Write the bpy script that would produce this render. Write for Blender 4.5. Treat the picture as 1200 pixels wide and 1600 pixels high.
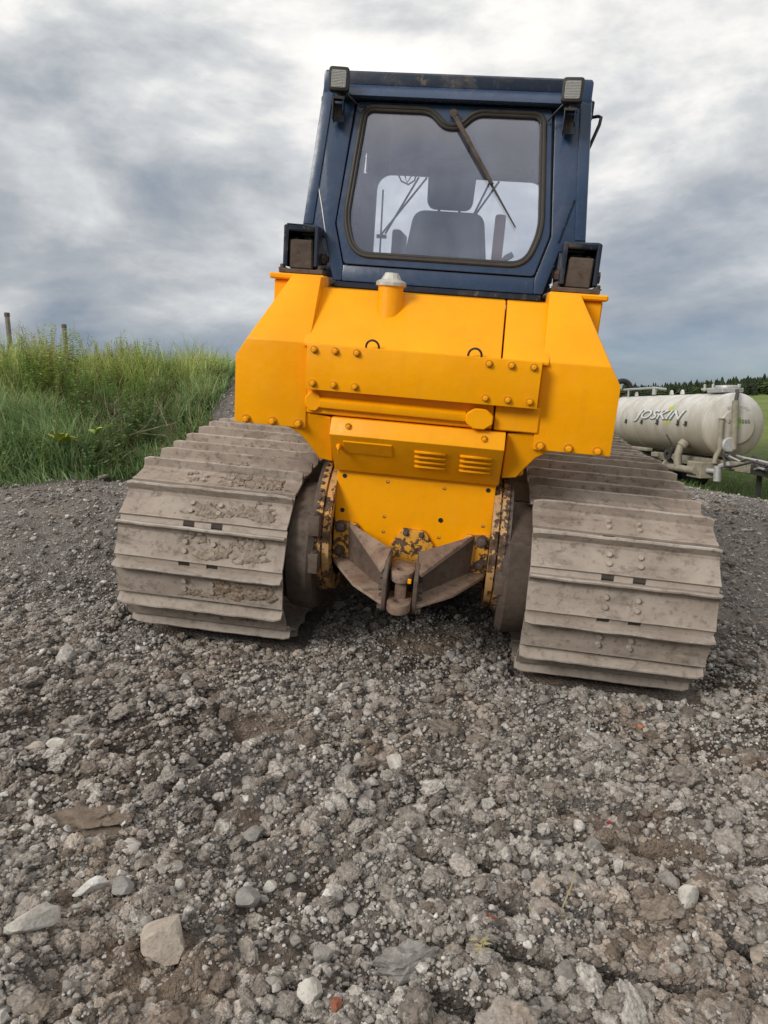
import bpy, bmesh, math, random
import numpy as np
from mathutils import Vector, Matrix, Euler
R = math.radians
random.seed(7); rng = np.random.default_rng(7)
scene = bpy.context.scene
for o in list(bpy.data.objects): bpy.data.objects.remove(o)
COL = scene.collection

# ------------------------------------------------------------------ camera
CAMZ = 1.65
cam_d = bpy.data.cameras.new('camera'); cam = bpy.data.objects.new('camera', cam_d); COL.objects.link(cam)
cam.location = (0, 0, CAMZ); cam.rotation_euler = (R(82.0), 0, 0)
cam_d.sensor_fit = 'VERTICAL'; cam_d.sensor_height = 36.0; cam_d.lens = 1150.0/1600.0*36.0
cam_d.clip_start = 0.05; cam_d.clip_end = 5000
scene.camera = cam
# ------------------------------------------------------------------ exposure
vs = scene.view_settings
vs.view_transform = 'Standard'; vs.look = 'None'; vs.gamma = 1.0; vs.use_curve_mapping = False
vs.exposure = 0.66
# ------------------------------------------------------------------ sun (soft, through cloud, from behind and left of the viewer)
SUN_EL, SUN_AZ = 29.0, -134.0        # azimuth from +Y clockwise towards +X
sd = bpy.data.lights.new('sun', 'SUN'); sun = bpy.data.objects.new('sun', sd); COL.objects.link(sun)
sd.energy = 1.5; sd.angle = R(20); sd.color = (1.0, 0.95, 0.88)
sdir = Vector((math.sin(R(SUN_AZ))*math.cos(R(SUN_EL)), math.cos(R(SUN_AZ))*math.cos(R(SUN_EL)), math.sin(R(SUN_EL))))
sun.rotation_euler = (-sdir).to_track_quat('-Z', 'Y').to_euler()

# ------------------------------------------------------------------ node helpers
class NT:
    def __init__(s, tree): s.t = tree; s.n = tree.nodes; s.l = tree.links
    def add(s, kind, **kw):
        nd = s.n.new(kind)
        for k, v in kw.items():
            if k.startswith('_'): setattr(nd, k[1:], v)
        return nd
    def link(s, a, b): s.l.new(a, b)
    def set(s, sock, v):
        if isinstance(v, bpy.types.NodeSocket): s.l.new(v, sock)
        else:
            if hasattr(sock.default_value, '__len__') and not hasattr(v, '__len__'):
                v = (v,)*len(sock.default_value)
            if hasattr(sock.default_value, '__len__') and len(sock.default_value) == 4 and len(v) == 3: v = (*v, 1)
            sock.default_value = v
    def noise(s, vec, scale, detail=4, rough=0.55, dist=0.0, w=None):
        nd = s.n.new('ShaderNodeTexNoise')
        if vec is not None: s.l.new(vec, nd.inputs['Vector'])
        s.set(nd.inputs['Scale'], scale); nd.inputs['Detail'].default_value = detail
        nd.inputs['Roughness'].default_value = rough; nd.inputs['Distortion'].default_value = dist
        return nd.outputs['Fac']
    def voro(s, vec, scale, feature='F1', out='Distance'):
        nd = s.n.new('ShaderNodeTexVoronoi'); nd.feature = feature
        if vec is not None: s.l.new(vec, nd.inputs['Vector'])
        nd.inputs['Scale'].default_value = scale
        return nd.outputs[out]
    def math(s, op, a, b=0.0, clamp=False):
        nd = s.n.new('ShaderNodeMath'); nd.operation = op; nd.use_clamp = clamp
        s.set(nd.inputs[0], a); s.set(nd.inputs[1], b); return nd.outputs[0]
    def vmath(s, op, a, b=(0, 0, 0)):
        nd = s.n.new('ShaderNodeVectorMath'); nd.operation = op
        s.set(nd.inputs[0], a); s.set(nd.inputs[1], b); return nd.outputs[0]
    def ramp(s, fac, stops, interp='LINEAR'):
        nd = s.n.new('ShaderNodeValToRGB'); s.l.new(fac, nd.inputs['Fac']); cr = nd.color_ramp; cr.interpolation = interp
        while len(cr.elements) > 1: cr.elements.remove(cr.elements[0])
        for i, (p, c) in enumerate(stops):
            e = cr.elements[0] if i == 0 else cr.elements.new(p)
            e.position = p; c = c if hasattr(c, '__len__') else (c, c, c); e.color = (*c[:3], 1)
        return nd.outputs['Color']
    def maprange(s, v, a, b, c=0.0, d=1.0):
        nd = s.n.new('ShaderNodeMapRange'); nd.clamp = True; s.set(nd.inputs[0], v)
        for i, x in enumerate((a, b, c, d)): s.set(nd.inputs[i+1], x)
        return nd.outputs[0]
    def mix(s, fac, a, b, mode='MIX'):
        nd = s.n.new('ShaderNodeMix'); nd.data_type = 'RGBA'; nd.blend_type = mode
        s.set(nd.inputs['Factor'], fac); s.set(nd.inputs['A'], a); s.set(nd.inputs['B'], b)
        # colour sockets are the ones at index 6, 7
        return nd
    def mixc(s, fac, a, b, mode='MIX'):
        nd = s.n.new('ShaderNodeMix'); nd.data_type = 'RGBA'; nd.blend_type = mode
        s.set(nd.inputs[0], fac); s.set(nd.inputs[6], a); s.set(nd.inputs[7], b)
        return nd.outputs[2]

def new_mat(name):
    m = bpy.data.materials.new(name); m.use_nodes = True
    m.node_tree.nodes.clear(); nt = NT(m.node_tree)
    out = nt.n.new('ShaderNodeOutputMaterial'); bs = nt.n.new('ShaderNodeBsdfPrincipled')
    nt.link(bs.outputs[0], out.inputs['Surface']); nt.out = out; nt.bs = bs
    return m, nt
def obj_vec(nt, rand=True):
    tc = nt.n.new('ShaderNodeTexCoord'); v = tc.outputs['Object']
    if rand:
        oi = nt.n.new('ShaderNodeObjectInfo')
        k = nt.math('MULTIPLY', oi.outputs['Random'], 37.0)
        cx = nt.n.new('ShaderNodeCombineXYZ'); nt.link(k, cx.inputs[0]); nt.link(k, cx.inputs[2])
        v = nt.vmath('ADD', v, cx.outputs[0])
    return v
def bump(nt, height, strength=0.3, dist=0.01):
    b = nt.n.new('ShaderNodeBump'); b.inputs['Strength'].default_value = strength; b.inputs['Distance'].default_value = dist
    nt.link(height, b.inputs['Height']); nt.link(b.outputs[0], nt.bs.inputs['Normal'])

SEED = 4.3
# ------------------------------------------------------------------ world: broken cloud over a pale blue sky
world = bpy.data.worlds.new('World'); scene.world = world; world.use_nodes = True
world.node_tree.nodes.clear(); w = NT(world.node_tree)
wout = w.n.new('ShaderNodeOutputWorld'); bg = w.n.new('ShaderNodeBackground'); w.link(bg.outputs[0], wout.inputs[0])
sky = w.n.new('ShaderNodeTexSky'); sky.sky_type = 'NISHITA'; sky.sun_disc = False
sky.sun_elevation = R(SUN_EL); sky.sun_rotation = R(SUN_AZ)
tc = w.n.new('ShaderNodeTexCoord'); sep = w.n.new('ShaderNodeSeparateXYZ'); w.link(tc.outputs['Generated'], sep.inputs[0])
zc = w.math('MAXIMUM', sep.outputs[2], 0.0)
pv = w.vmath('ADD', w.vmath('MULTIPLY', tc.outputs['Generated'], (1.0, 1.0, 2.3)), (SEED, 0.0, 0.0))
n1 = w.noise(pv, 2.3, 10, 0.56, 0.25)
n2 = w.noise(w.vmath('ADD', pv, (7.3, 2.1, 0)), 6.5, 9, 0.58, 0.25)
n3 = w.noise(w.vmath('ADD', pv, (1.3, 9.1, 0)), 1.5, 4, 0.5, 0.2)
cl = w.math('ADD', w.math('MULTIPLY', n1, 0.70), w.math('MULTIPLY', n2, 0.30))
cl = w.math('ADD', cl, w.math('MULTIPLY', w.math('SUBTRACT', n3, 0.5), 0.55))
elev = w.maprange(zc, 0.0, 1.0, 0.0, 1.0)
cl = w.math('ADD', w.math('MULTIPLY', w.math('SUBTRACT', cl, 0.5), 1.22), 0.5)
lum = w.math('ADD', cl, w.ramp(elev, [(0.0, 0.41), (0.13, 0.415), (0.265, 0.50), (0.40, 0.62), (0.5, 0.64), (0.75, 0.67), (1.0, 0.69)]))
lum = w.math("SUBTRACT", lum, 0.525)
ccol = w.ramp(lum, [(0.27, (0.15, 0.185, 0.235)), (0.42, (0.275, 0.295, 0.32)), (0.54, (0.44, 0.45, 0.458)), (0.62, (0.61, 0.60, 0.585)), (0.70, (0.74, 0.71, 0.66)), (0.80, (0.88, 0.815, 0.715)), (1.0, (1.08, 0.99, 0.86))])
skyc = w.vmath('MULTIPLY', sky.outputs[0], (0.032, 0.038, 0.050))
gap = w.maprange(w.noise(w.vmath('ADD', pv, (3.3, 5.1, 1.0)), 1.6, 6, 0.5, 0.3), 0.46, 0.60, 0.0, 0.8)
gap = w.math('MULTIPLY', gap, w.maprange(zc, 0.02, 0.12, 1.0, 0.10))
fin = w.mixc(gap, ccol, skyc)
w.link(fin, bg.inputs['Color']); bg.inputs['Strength'].default_value = 1.0

# ------------------------------------------------------------------ numeric noise
_p = rng.permutation(256); _p = np.concatenate([_p, _p, _p])
_g = rng.normal(size=(256, 2)); _g /= np.linalg.norm(_g, axis=1)[:, None]
def perlin(x, y):
    xi = np.floor(x).astype(np.int64); yi = np.floor(y).astype(np.int64); xf = x-xi; yf = y-yi
    u = xf*xf*xf*(xf*(xf*6-15)+10); v = yf*yf*yf*(yf*(yf*6-15)+10); X = xi & 255; Y = yi & 255
    def gr(ix, iy, dx, dy):
        g = _g[_p[_p[(X+ix) & 255]+((Y+iy) & 255)]]; return g[..., 0]*dx+g[..., 1]*dy
    a = gr(0, 0, xf, yf); b = gr(1, 0, xf-1, yf); c = gr(0, 1, xf, yf-1); d = gr(1, 1, xf-1, yf-1)
    return (a+u*(b-a)+v*((c+u*(d-c))-(a+u*(b-a))))*1.4
def fbm(x, y, o=4, g=0.5):
    s = 0; a = 1.0; t = 0
    for i in range(o): s = s+a*perlin(x*2**i+i*17.3, y*2**i-i*9.1); t += a; a *= g
    return s/t
def cells(x, y, jit=0.9):      # rounded pebble bumps: 1 at a cell's middle, 0 at its rim; also a random id
    xi = np.floor(x).astype(np.int64); yi = np.floor(y).astype(np.int64)
    f1 = np.full(x.shape, 9.0); f2 = np.full(x.shape, 9.0); idm = np.zeros(x.shape)
    for i in (-1, 0, 1):
        for j in (-1, 0, 1):
            hx = _p[_p[(xi+i) & 255]+((yi+j) & 255)]; hy = _p[_p[(xi+i+71) & 255]+((yi+j+13) & 255)]
            dx = xi+i+0.5+jit*(hx/255.0-0.5)-x; dy = yi+j+0.5+jit*(hy/255.0-0.5)-y
            d = np.sqrt(dx*dx+dy*dy); nb = d < f1
            f2 = np.where(nb, f1, np.minimum(f2, d)); idm = np.where(nb, hx, idm); f1 = np.where(nb, d, f1)
    return np.clip(f2-f1, 0, 1), idm/255.0
def sp(t, wd): return wd*np.logaddexp(0, t/wd)
def ss(a, b, x):
    u = np.clip((x-a)/(b-a), 0, 1); return u*u*(3-2*u)

def bank_dd(x, y):
    d1 = (x+3.73)*-0.52+(y-7.11)*0.855+0.25*perlin(x*0.8, y*0.8)
    d2 = (-2.02-0.05*(y-8)-x)*1.1+0.25*perlin(x*0.9+5, y*0.9)
    return d1, d2
def bank_d(x, y):
    d1, d2 = bank_dd(x, y); return np.minimum(d1, d2*1.6)
def base_h(x, y):
    yy = y-4.17
    fy = .07*yy+.06*sp(yy+.5, .3)-.13*sp(yy-4.5, .8)-.033
    xc = np.clip(x, -14, 14)
    h = -1.385+fy-.0726*(xc-.1)-.9*ss(3.5, 9.5, x)*ss(6, 14, y)
    r = np.sqrt(x*x+y*y)
    d1, d2 = bank_dd(x, y)
    h = h+(.76+.20*ss(-4.0, -2.3, x)+.14*perlin(x*.8+2, y*.5))*ss(-.1, 2.8, d1)*ss(-1.1, -.25, d2)*(1-ss(18, 40, r))
    h = h+.78*np.exp(-(((x+1.0)/1.0)**2+((y-10.6)/1.5)**2))
    far = -2.45+np.clip(r-30, 0, 330)*.0225+5.0*ss(120, 215, x)*ss(150, 330, y)-1.5*ss(150, 330, y)
    k = ss(22, 42, r)
    return h*(1-k)+far*k+CAMZ
def grass_mask(x, y):
    m = ss(-.1, .25, bank_d(x, y))
    m2 = ss(11.5, 13, y-.25*(x-4)+.5*perlin(x*.7, y*.7))*ss(2.0, 3.0, x)
    m3 = ss(13, 16, np.sqrt(x*x+y*y))
    return np.maximum(np.maximum(m, m2), m3)
# the spots the machine's tracks press flat (plane of its contact patch)
PN = np.array([.0718, -.1287, .9891])
def contact_z(x, y): return (PN[2]*(-1.385)-PN[0]*(x-.1)-PN[1]*(y-4.17))/PN[2]+CAMZ
def near_fade(x, y): return 1-ss(9, 16, np.sqrt(x*x+y*y))
def loose_mask(x, y):
    return ss(-.16, .06, fbm(x*1.35+20, y*1.35-3, 4, .55)+.20)
def relief(x, y):
    h = .085*fbm(x*1.5, y*1.5, 4)*(1-.6*ss(3.3, 4.2, y))
    # prints of track bars: low ridges lying across, broken up by noise
    wx = .06*fbm(x*1.3+3, y*1.3, 3)
    pr = (y+.10*x+wx)/.205
    rid = 1-np.abs((pr-np.floor(pr))*2-1)
    m1 = np.maximum(ss(.0, .25, x)*(1-ss(2.75, 3.1, y)), (1-ss(-.75, -.5, x))*ss(2.45, 2.65, y)*(1-ss(3.5, 3.8, y)))
    m1 = m1*ss(-.30, .05, fbm(x*1.1+11, y*1.1+4, 3)+.08)
    h = h*(1-.45*m1)-.075*m1*ss(.62, .90, rid)+.018*m1
    pr2 = (x*.75-y*.66+.12*fbm(x*1.5, y*1.5+7, 3))/.24
    rid2 = 1-np.abs((pr2-np.floor(pr2))*2-1)
    m2 = ss(.02, .3, fbm(x*.7-5, y*.7+9, 2)+.15-.5*ss(-.2, .6, x))*(1-ss(3.1, 3.6, y))
    h = h+.10*m2*(rid2**1.6-.4)
    return h
def detail_h(x, y):
    k = near_fade(x, y)*(1-ss(0, .3, bank_d(x, y))*.6)
    h = relief(x, y)
    # crumbs and clods of several sizes
    lump = fbm(x*5, y*5, 3)
    h = h+.034*np.abs(lump)*2-.012+.022*np.abs(fbm(x*13, y*13+5, 3))
    wx1 = x+.03*perlin(x*9, y*9); wy1 = y+.03*perlin(x*9+31, y*9)
    c1, i1 = cells(wx1*9, wy1*9); c2, i2 = cells(wx1*22, wy1*22); c3, i3 = cells(x*45, y*45)
    loose = loose_mask(x, y)
    h = h+loose*(.042*np.sqrt(c1)*(i1 > .5)+.024*np.sqrt(c2)*i2+.010*np.sqrt(c3)*i3)
    h = h+(1-loose)*(.005*np.sqrt(c3)*(i3 > .5)+.004*np.sqrt(c2)*(i2 > .8))
    return h*k, loose
def ground_h(x, y):
    x = np.asarray(x, float); y = np.asarray(y, float)
    b = base_h(x, y); d, loose = detail_h(x, y)
    # under each track the ground is pressed to the contact plane
    lx = (x-.1597)*.9884+(y-3.9611)*-.1243; ly = (x-.1597)*.1342+(y-3.9611)*.9839
    tr = (1-ss(.46, .62, np.abs(np.abs(lx)-1.09)))*ss(-.35, .0, ly)*(1-ss(3.1, 3.6, ly))
    return b+d*(1-.8*tr)-.02*tr, loose, tr

# ------------------------------------------------------------------ object helpers
def link(o, parent=None):
    COL.objects.link(o)
    if parent is not None: o.parent = parent
    return o
def tag(o, label=None, cat=None, group=None, kind=None):
    if label: o['label'] = label
    if cat: o['category'] = cat
    if group: o['group'] = group
    if kind: o['kind'] = kind
    return o
def empty(name, parent=None, loc=(0, 0, 0)):
    o = bpy.data.objects.new(name, None); o.empty_display_size = .1; link(o, parent); o.location = loc; return o
def mesh_np(name, verts, faces, mat=None, smooth=False):
    me = bpy.data.meshes.new(name); me.from_pydata(verts, [], faces) if not isinstance(verts, np.ndarray) else None
    if isinstance(verts, np.ndarray):
        nv = len(verts); faces = np.asarray(faces); k = faces.shape[1]; nf = len(faces)
        me.vertices.add(nv); me.vertices.foreach_set('co', verts.astype(np.float32).ravel())
        me.loops.add(nf*k); me.loops.foreach_set('vertex_index', faces.astype(np.int32).ravel())
        me.polygons.add(nf); me.polygons.foreach_set('loop_start', np.arange(0, nf*k, k, dtype=np.int32))
        me.polygons.foreach_set('loop_total', np.full(nf, k, dtype=np.int32))
        me.update(calc_edges=True); me.validate()
    if mat: me.materials.append(mat)
    if smooth: me.polygons.foreach_set('use_smooth', np.ones(len(me.polygons), dtype=bool))
    return me
def fin(name, bm, mat, parent=None, bevel=0.0, seg=1, ang=32, smooth=True):
    bmesh.ops.remove_doubles(bm, verts=bm.verts, dist=1e-5)
    bmesh.ops.recalc_face_normals(bm, faces=bm.faces)
    if bevel > 0:
        ed = [e for e in bm.edges if len(e.link_faces) == 2 and e.calc_face_angle(0) > R(28)]
        bmesh.ops.bevel(bm, geom=ed, offset=bevel, segments=seg, affect='EDGES', profile=.6, clamp_overlap=True)
    me = bpy.data.meshes.new(name); bm.to_mesh(me); bm.free()
    if smooth:
        me.polygons.foreach_set('use_smooth', np.ones(len(me.polygons), dtype=bool)); me.set_sharp_from_angle(angle=R(ang))
    me.materials.append(mat)
    return link(bpy.data.objects.new(name, me), parent)
def B(): return bmesh.new()
def box(bm, x0, x1, y0, y1, z0, z1):
    vs_ = [bm.verts.new(c) for c in ((x0, y0, z0), (x1, y0, z0), (x1, y1, z0), (x0, y1, z0), (x0, y0, z1), (x1, y0, z1), (x1, y1, z1), (x0, y1, z1))]
    for f in ((0, 3, 2, 1), (4, 5, 6, 7), (0, 1, 5, 4), (1, 2, 6, 5), (2, 3, 7, 6), (3, 0, 4, 7)): bm.faces.new([vs_[i] for i in f])
    return vs_
def hexa(bm, a, b):      # loft between two polygons (lists of points), capped
    n = len(a); A_ = [bm.verts.new(p) for p in a]; B_ = [bm.verts.new(p) for p in b]
    for i in range(n):
        bm.faces.new((A_[i], A_[(i+1) % n], B_[(i+1) % n], B_[i]))
    bm.faces.new(A_[::-1]); bm.faces.new(B_)
def prism(bm, poly, y0, y1):     # polygon of (x, z) or (x, z, yshift)
    hexa(bm, [(p[0], y0+(p[2] if len(p) > 2 else 0), p[1]) for p in poly], [(p[0], y1+(p[2] if len(p) > 2 else 0), p[1]) for p in poly])
def prism_x(bm, poly, x0, x1):   # polygon of (y, z)
    hexa(bm, [(x0, p[0], p[1]) for p in poly], [(x1, p[0], p[1]) for p in poly])
def cyl(bm, p0, p1, r0, r1=None, n=16, caps=True):
    r1 = r0 if r1 is None else r1; p0 = Vector(p0); p1 = Vector(p1); d = (p1-p0).normalized()
    a = d.orthogonal().normalized(); b = d.cross(a)
    A_ = []; B_ = []
    for i in range(n):
        t = 2*math.pi*i/n; q = a*math.cos(t)+b*math.sin(t)
        A_.append(bm.verts.new(p0+q*r0)); B_.append(bm.verts.new(p1+q*r1))
    for i in range(n): bm.faces.new((A_[i], A_[(i+1) % n], B_[(i+1) % n], B_[i]))
    if caps: bm.faces.new(A_[::-1]); bm.faces.new(B_)
def tube(bm, pts, r, n=8, closed=False):
    pts = [Vector(p) for p in pts]; rings = []; m = len(pts); prev = None
    for i, p in enumerate(pts):
        if closed: d = pts[(i+1) % m]-pts[i-1]
        else: d = pts[min(i+1, m-1)]-pts[max(i-1, 0)]
        d.normalize()
        a = (prev-d*prev.dot(d)).normalized() if prev is not None else d.orthogonal().normalized()
        prev = a; b = d.cross(a)
        rr = r[i] if hasattr(r, '__len__') else r
        rings.append([bm.verts.new(p+(a*math.cos(2*math.pi*k/n)+b*math.sin(2*math.pi*k/n))*rr) for k in range(n)])
    for i in range(m if closed else m-1):
        A_, B_ = rings[i], rings[(i+1) % m]
        for k in range(n): bm.faces.new((A_[k], A_[(k+1) % n], B_[(k+1) % n], B_[k]))
    if not closed: bm.faces.new(rings[0][::-1]); bm.faces.new(rings[-1])
def lathe(bm, p0, axis, prof, n=32):   # prof: (distance along axis, radius)
    p0 = Vector(p0); d = Vector(axis).normalized(); a = d.orthogonal().normalized(); b = d.cross(a); rings = []
    for s_, r_ in prof:
        if r_ < 1e-6: rings.append([bm.verts.new(p0+d*s_)])
        else: rings.append([bm.verts.new(p0+d*s_+(a*math.cos(2*math.pi*k/n)+b*math.sin(2*math.pi*k/n))*r_) for k in range(n)])
    for A_, B_ in zip(rings, rings[1:]):
        for k in range(n):
            k2 = (k+1) % n
            if len(A_) == 1 and len(B_) == 1: continue
            if len(A_) == 1: bm.faces.new((A_[0], B_[k2], B_[k]))
            elif len(B_) == 1: bm.faces.new((A_[k], A_[k2], B_[0]))
            else: bm.faces.new((A_[k], A_[k2], B_[k2], B_[k]))
def bolt_mesh(mat, r=.02, h=.018, name='bolt', wash=None):   # hex head on a washer, along -Y
    bm = B(); cyl(bm, (0, .004, 0), (0, -.005, 0), r*1.35, n=20); cyl(bm, (0, -.005, 0), (0, -.005-h, 0), r, r*.96, n=6)
    cyl(bm, (0, -.005-h, 0), (0, -.008-h, 0), r*.8, r*.6, n=12)
    bmesh.ops.recalc_face_normals(bm, faces=bm.faces)
    me = bpy.data.meshes.new(name); bm.to_mesh(me); bm.free(); me.materials.append(mat)
    if wash:
        me.materials.append(wash)
        for pl in me.polygons:
            if pl.center.y > -.0051: pl.material_index = 1
    return me
def put(name, me, parent, loc, rot=(0, 0, 0), scale=1.0):
    o = bpy.data.objects.new(name, me); link(o, parent); o.location = loc; o.rotation_euler = rot
    o.scale = (scale,)*3 if not hasattr(scale, '__len__') else scale; return o

# ------------------------------------------------------------------ materials
def paint_mat(name, c, dark, rough=.32, chip=None, chip_amt=.62, coat=.25, dirt=.12, streak=True):
    m, nt = new_mat(name); v = obj_vec(nt, False)
    big = nt.noise(v, 3.0, 4, .6); fine = nt.noise(v, 28, 4, .6); grain = nt.noise(nt.vmath('MULTIPLY', v, (1, 1, .25)), 55, 3, .6)
    col = nt.mixc(nt.maprange(big, .35, .7), c, dark)
    dv = nt.math('MULTIPLY', nt.maprange(nt.noise(v, 7.0, 6, .68, .4), .52, .75), dirt*2)
    col = nt.mixc(dv, col, (.30, .24, .17))
    run = nt.noise(nt.vmath('MULTIPLY', v, (1, 1, .09)), 24, 5, .62)
    col = nt.mixc(nt.math('MULTIPLY', nt.maprange(run, .56, .72), dirt*4), col, tuple(x*.45+.01 for x in dark))
    scr = nt.noise(nt.vmath('MULTIPLY', v, (.35, 1, 3.5)), 46, 5, .7, .6)
    col = nt.mixc(nt.math('MULTIPLY', nt.maprange(scr, .69, .73), .5), col, tuple(min(.8, x*.6+.25) for x in c))
    h = nt.math('ADD', nt.math('MULTIPLY', fine, .6), nt.math('MULTIPLY', grain, .4))
    rg = nt.maprange(fine, .3, .7, rough-.08, rough+.14)
    if chip:
        cn = nt.math('ADD', nt.math('MULTIPLY', nt.noise(v, 9.0, 5, .62, .3), .6), nt.math('MULTIPLY', nt.noise(v, 40.0, 4, .6), .4))
        msk = nt.maprange(cn, chip_amt-.012, chip_amt+.012)
        rust = nt.ramp(nt.noise(v, 30, 4, .6), [(.3, chip[0]), (.7, chip[1])])
        col = nt.mixc(msk, col, rust); rg = nt.math('ADD', rg, nt.math('MULTIPLY', msk, .4)); h = nt.math('SUBTRACT', h, nt.math('MULTIPLY', msk, .6))
        nt.link(nt.math('MULTIPLY', nt.math('SUBTRACT', 1.0, msk), coat), nt.bs.inputs['Coat Weight'])
    else: nt.bs.inputs['Coat Weight'].default_value = coat
    nt.bs.inputs['Coat Roughness'].default_value = .22; nt.bs.inputs['Specular IOR Level'].default_value = .25
    nt.link(col, nt.bs.inputs['Base Color']); nt.link(nt.math('MINIMUM', rg, 1.0), nt.bs.inputs['Roughness'])
    h = nt.math('ADD', h, nt.math('MULTIPLY', nt.noise(v, 5.5, 3, .5), 3.0))
    bump(nt, h, .22, .006)
    return m
RUST = ((.035, .022, .016), (.16, .10, .065))
M = {}
M['yellow'] = paint_mat('yellow_paint', (.93, .385, .0003), (.86, .335, .0003), .36, dirt=.02, coat=.02)
M['yellow_chip'] = paint_mat('flaking_yellow_paint', (.70, .33, .025), (.62, .30, .05), .5, RUST, .50, .05, .35)
M['yellow_rust'] = paint_mat('worn_yellow_paint_on_rust', (.56, .30, .09), (.50, .31, .15), .65, RUST, .515, .0, .5)
M['blue'] = paint_mat('navy_paint', (.022, .045, .098), (.030, .058, .118), .28, ((.09, .11, .14), (.20, .22, .24)), .665, .35, .05)
M['blue_dark'] = paint_mat('dirty_navy_paint', (.012, .020, .040), (.018, .028, .05), .5, ((.07, .07, .07), (.16, .13, .10)), .60, .1, .15)
def plain(name, c, rough=.5, metal=0.0, var=.25, bmp=.15, scale=18, coat=0):
    m, nt = new_mat(name); v = obj_vec(nt)
    n_ = nt.noise(v, scale, 5, .6); k = nt.maprange(n_, .25, .75, 1-var, 1+var)
    nt.link(nt.vmath('MULTIPLY', tuple(c[:3]), k) if False else nt.mixc(1.0, (*c[:3], 1), nt.ramp(n_, [(.25, 1-var), (.75, 1.0)]), 'MULTIPLY'), nt.bs.inputs['Base Color'])
    nt.link(nt.maprange(n_, .2, .8, max(.05, rough-.1), min(1, rough+.1)), nt.bs.inputs['Roughness'])
    nt.bs.inputs['Metallic'].default_value = metal; nt.bs.inputs['Coat Weight'].default_value = coat
    if bmp: bump(nt, nt.noise(v, scale*4, 4, .6), bmp, .004)
    return m
def steel_mat(name, dust, rust, amt=.5, dark=(.035, .027, .022), edge=0.0):
    m, nt = new_mat(name); v = obj_vec(nt)
    a = nt.noise(v, 4.0, 6, .62, .3); b = nt.noise(v, 26, 5, .65); c = nt.noise(nt.vmath('MULTIPLY', v, (.25, 1, 1)), 40, 4, .6)
    col = nt.mixc(nt.maprange(a, amt-.12, amt+.18), dust, rust)
    col = nt.mixc(nt.math('MULTIPLY', nt.maprange(b, .52, .70), .6), col, dark)
    col = nt.mixc(nt.math('MULTIPLY', nt.maprange(nt.noise(nt.vmath('MULTIPLY', v, (.5, 1.5, 1.5)), 7, 6, .7, .5), .54, .68), .55), col, dark)
    col = nt.mixc(nt.math('MULTIPLY', nt.maprange(c, .60, .74), .35), col, tuple(min(.46, x*1.6) for x in dust))
    geo = nt.n.new('ShaderNodeNewGeometry')
    col = nt.mixc(nt.math('MULTIPLY', nt.maprange(geo.outputs['Pointiness'], .53, .62), edge), col, (.42, .37, .32))
    nt.link(col, nt.bs.inputs['Base Color']); nt.bs.inputs['Metallic'].default_value = 0.0
    nt.link(nt.maprange(b, .3, .7, .62, .92), nt.bs.inputs['Roughness'])
    bump(nt, nt.math('ADD', nt.math('MULTIPLY', b, .7), nt.math('MULTIPLY', nt.noise(v, 110, 3, .6), .3)), .55, .006)
    return m
M['track'] = steel_mat('dusty_track_steel', (.345, .292, .248), (.235, .188, .154), .52, (.075, .055, .044), .4)
M['tip'] = steel_mat('worn_grouser_edge', (.40, .36, .32), (.27, .22, .185), .5, (.10, .08, .066))
M['chain'] = steel_mat('grimy_chain_steel', (.060, .048, .040), (.035, .027, .022), .5)
M['rusty'] = steel_mat('dark_rusty_steel', (.10, .075, .058), (.052, .034, .026), .5)
M['hitch'] = steel_mat('dusty_hitch_steel', (.27, .195, .145), (.155, .090, .060), .50)
M['rust_brown'] = steel_mat('brown_rusted_steel', (.115, .085, .068), (.085, .050, .034), .5)
M['rubber'] = plain('black_rubber', (.018, .017, .016), .62, var=.4)
M['gasket'] = plain('aged_rubber_gasket', (.045, .039, .034), .6, var=.5, scale=30)
M['black'] = plain('black_plastic', (.02, .02, .021), .45, var=.3)
M['seat'] = plain('dark_blue_seat_fabric', (.06, .075, .12), .85, var=.3, scale=40)
M['interior'] = plain('cab_lining', (.10, .11, .14), .8, var=.25)
M['cap'] = plain('weathered_alloy_cap', (.62, .60, .55), .45, .25, var=.3)
M['red'] = plain('faded_red_plastic', (.30, .10, .09), .5)
M['greygrip'] = plain('grey_lever_grip', (.12, .13, .14), .5)
def glass_mat(name, dusty=.14, dust_haze=(.36, .40, .48), tint=(.86, .91, .96), ior=1.5, refl=1.9):
    m, nt = new_mat(name); nt.n.remove(nt.bs)
    tr = nt.n.new('ShaderNodeBsdfTransparent'); tr.inputs[0].default_value = (*tint, 1)
    gl = nt.n.new('ShaderNodeBsdfGlossy'); gl.inputs['Roughness'].default_value = .03; gl.inputs['Color'].default_value = (.86, .88, 1.0, 1)
    df = nt.n.new('ShaderNodeBsdfDiffuse'); df.inputs[0].default_value = (*dust_haze, 1)  # bluish film: pane dust plus reflected-sky haze put into the colour
    fr = nt.n.new('ShaderNodeFresnel'); fr.inputs[0].default_value = ior
    v = obj_vec(nt); dn = nt.noise(nt.vmath('MULTIPLY', v, (1, 1, .35)), 6, 6, .65, .4)
    dm = nt.maprange(dn, .35, .72, dusty*.45, dusty*2.0)
    m1 = nt.n.new('ShaderNodeMixShader'); m2 = nt.n.new('ShaderNodeMixShader')
    nt.link(dm, m1.inputs[0]); nt.link(tr.outputs[0], m1.inputs[1]); nt.link(df.outputs[0], m1.inputs[2])
    nt.link(nt.math('MULTIPLY', fr.outputs[0], refl), m2.inputs[0]); nt.link(m1.outputs[0], m2.inputs[1]); nt.link(gl.outputs[0], m2.inputs[2])
    nt.link(m2.outputs[0], nt.out.inputs['Surface']); return m
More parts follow.
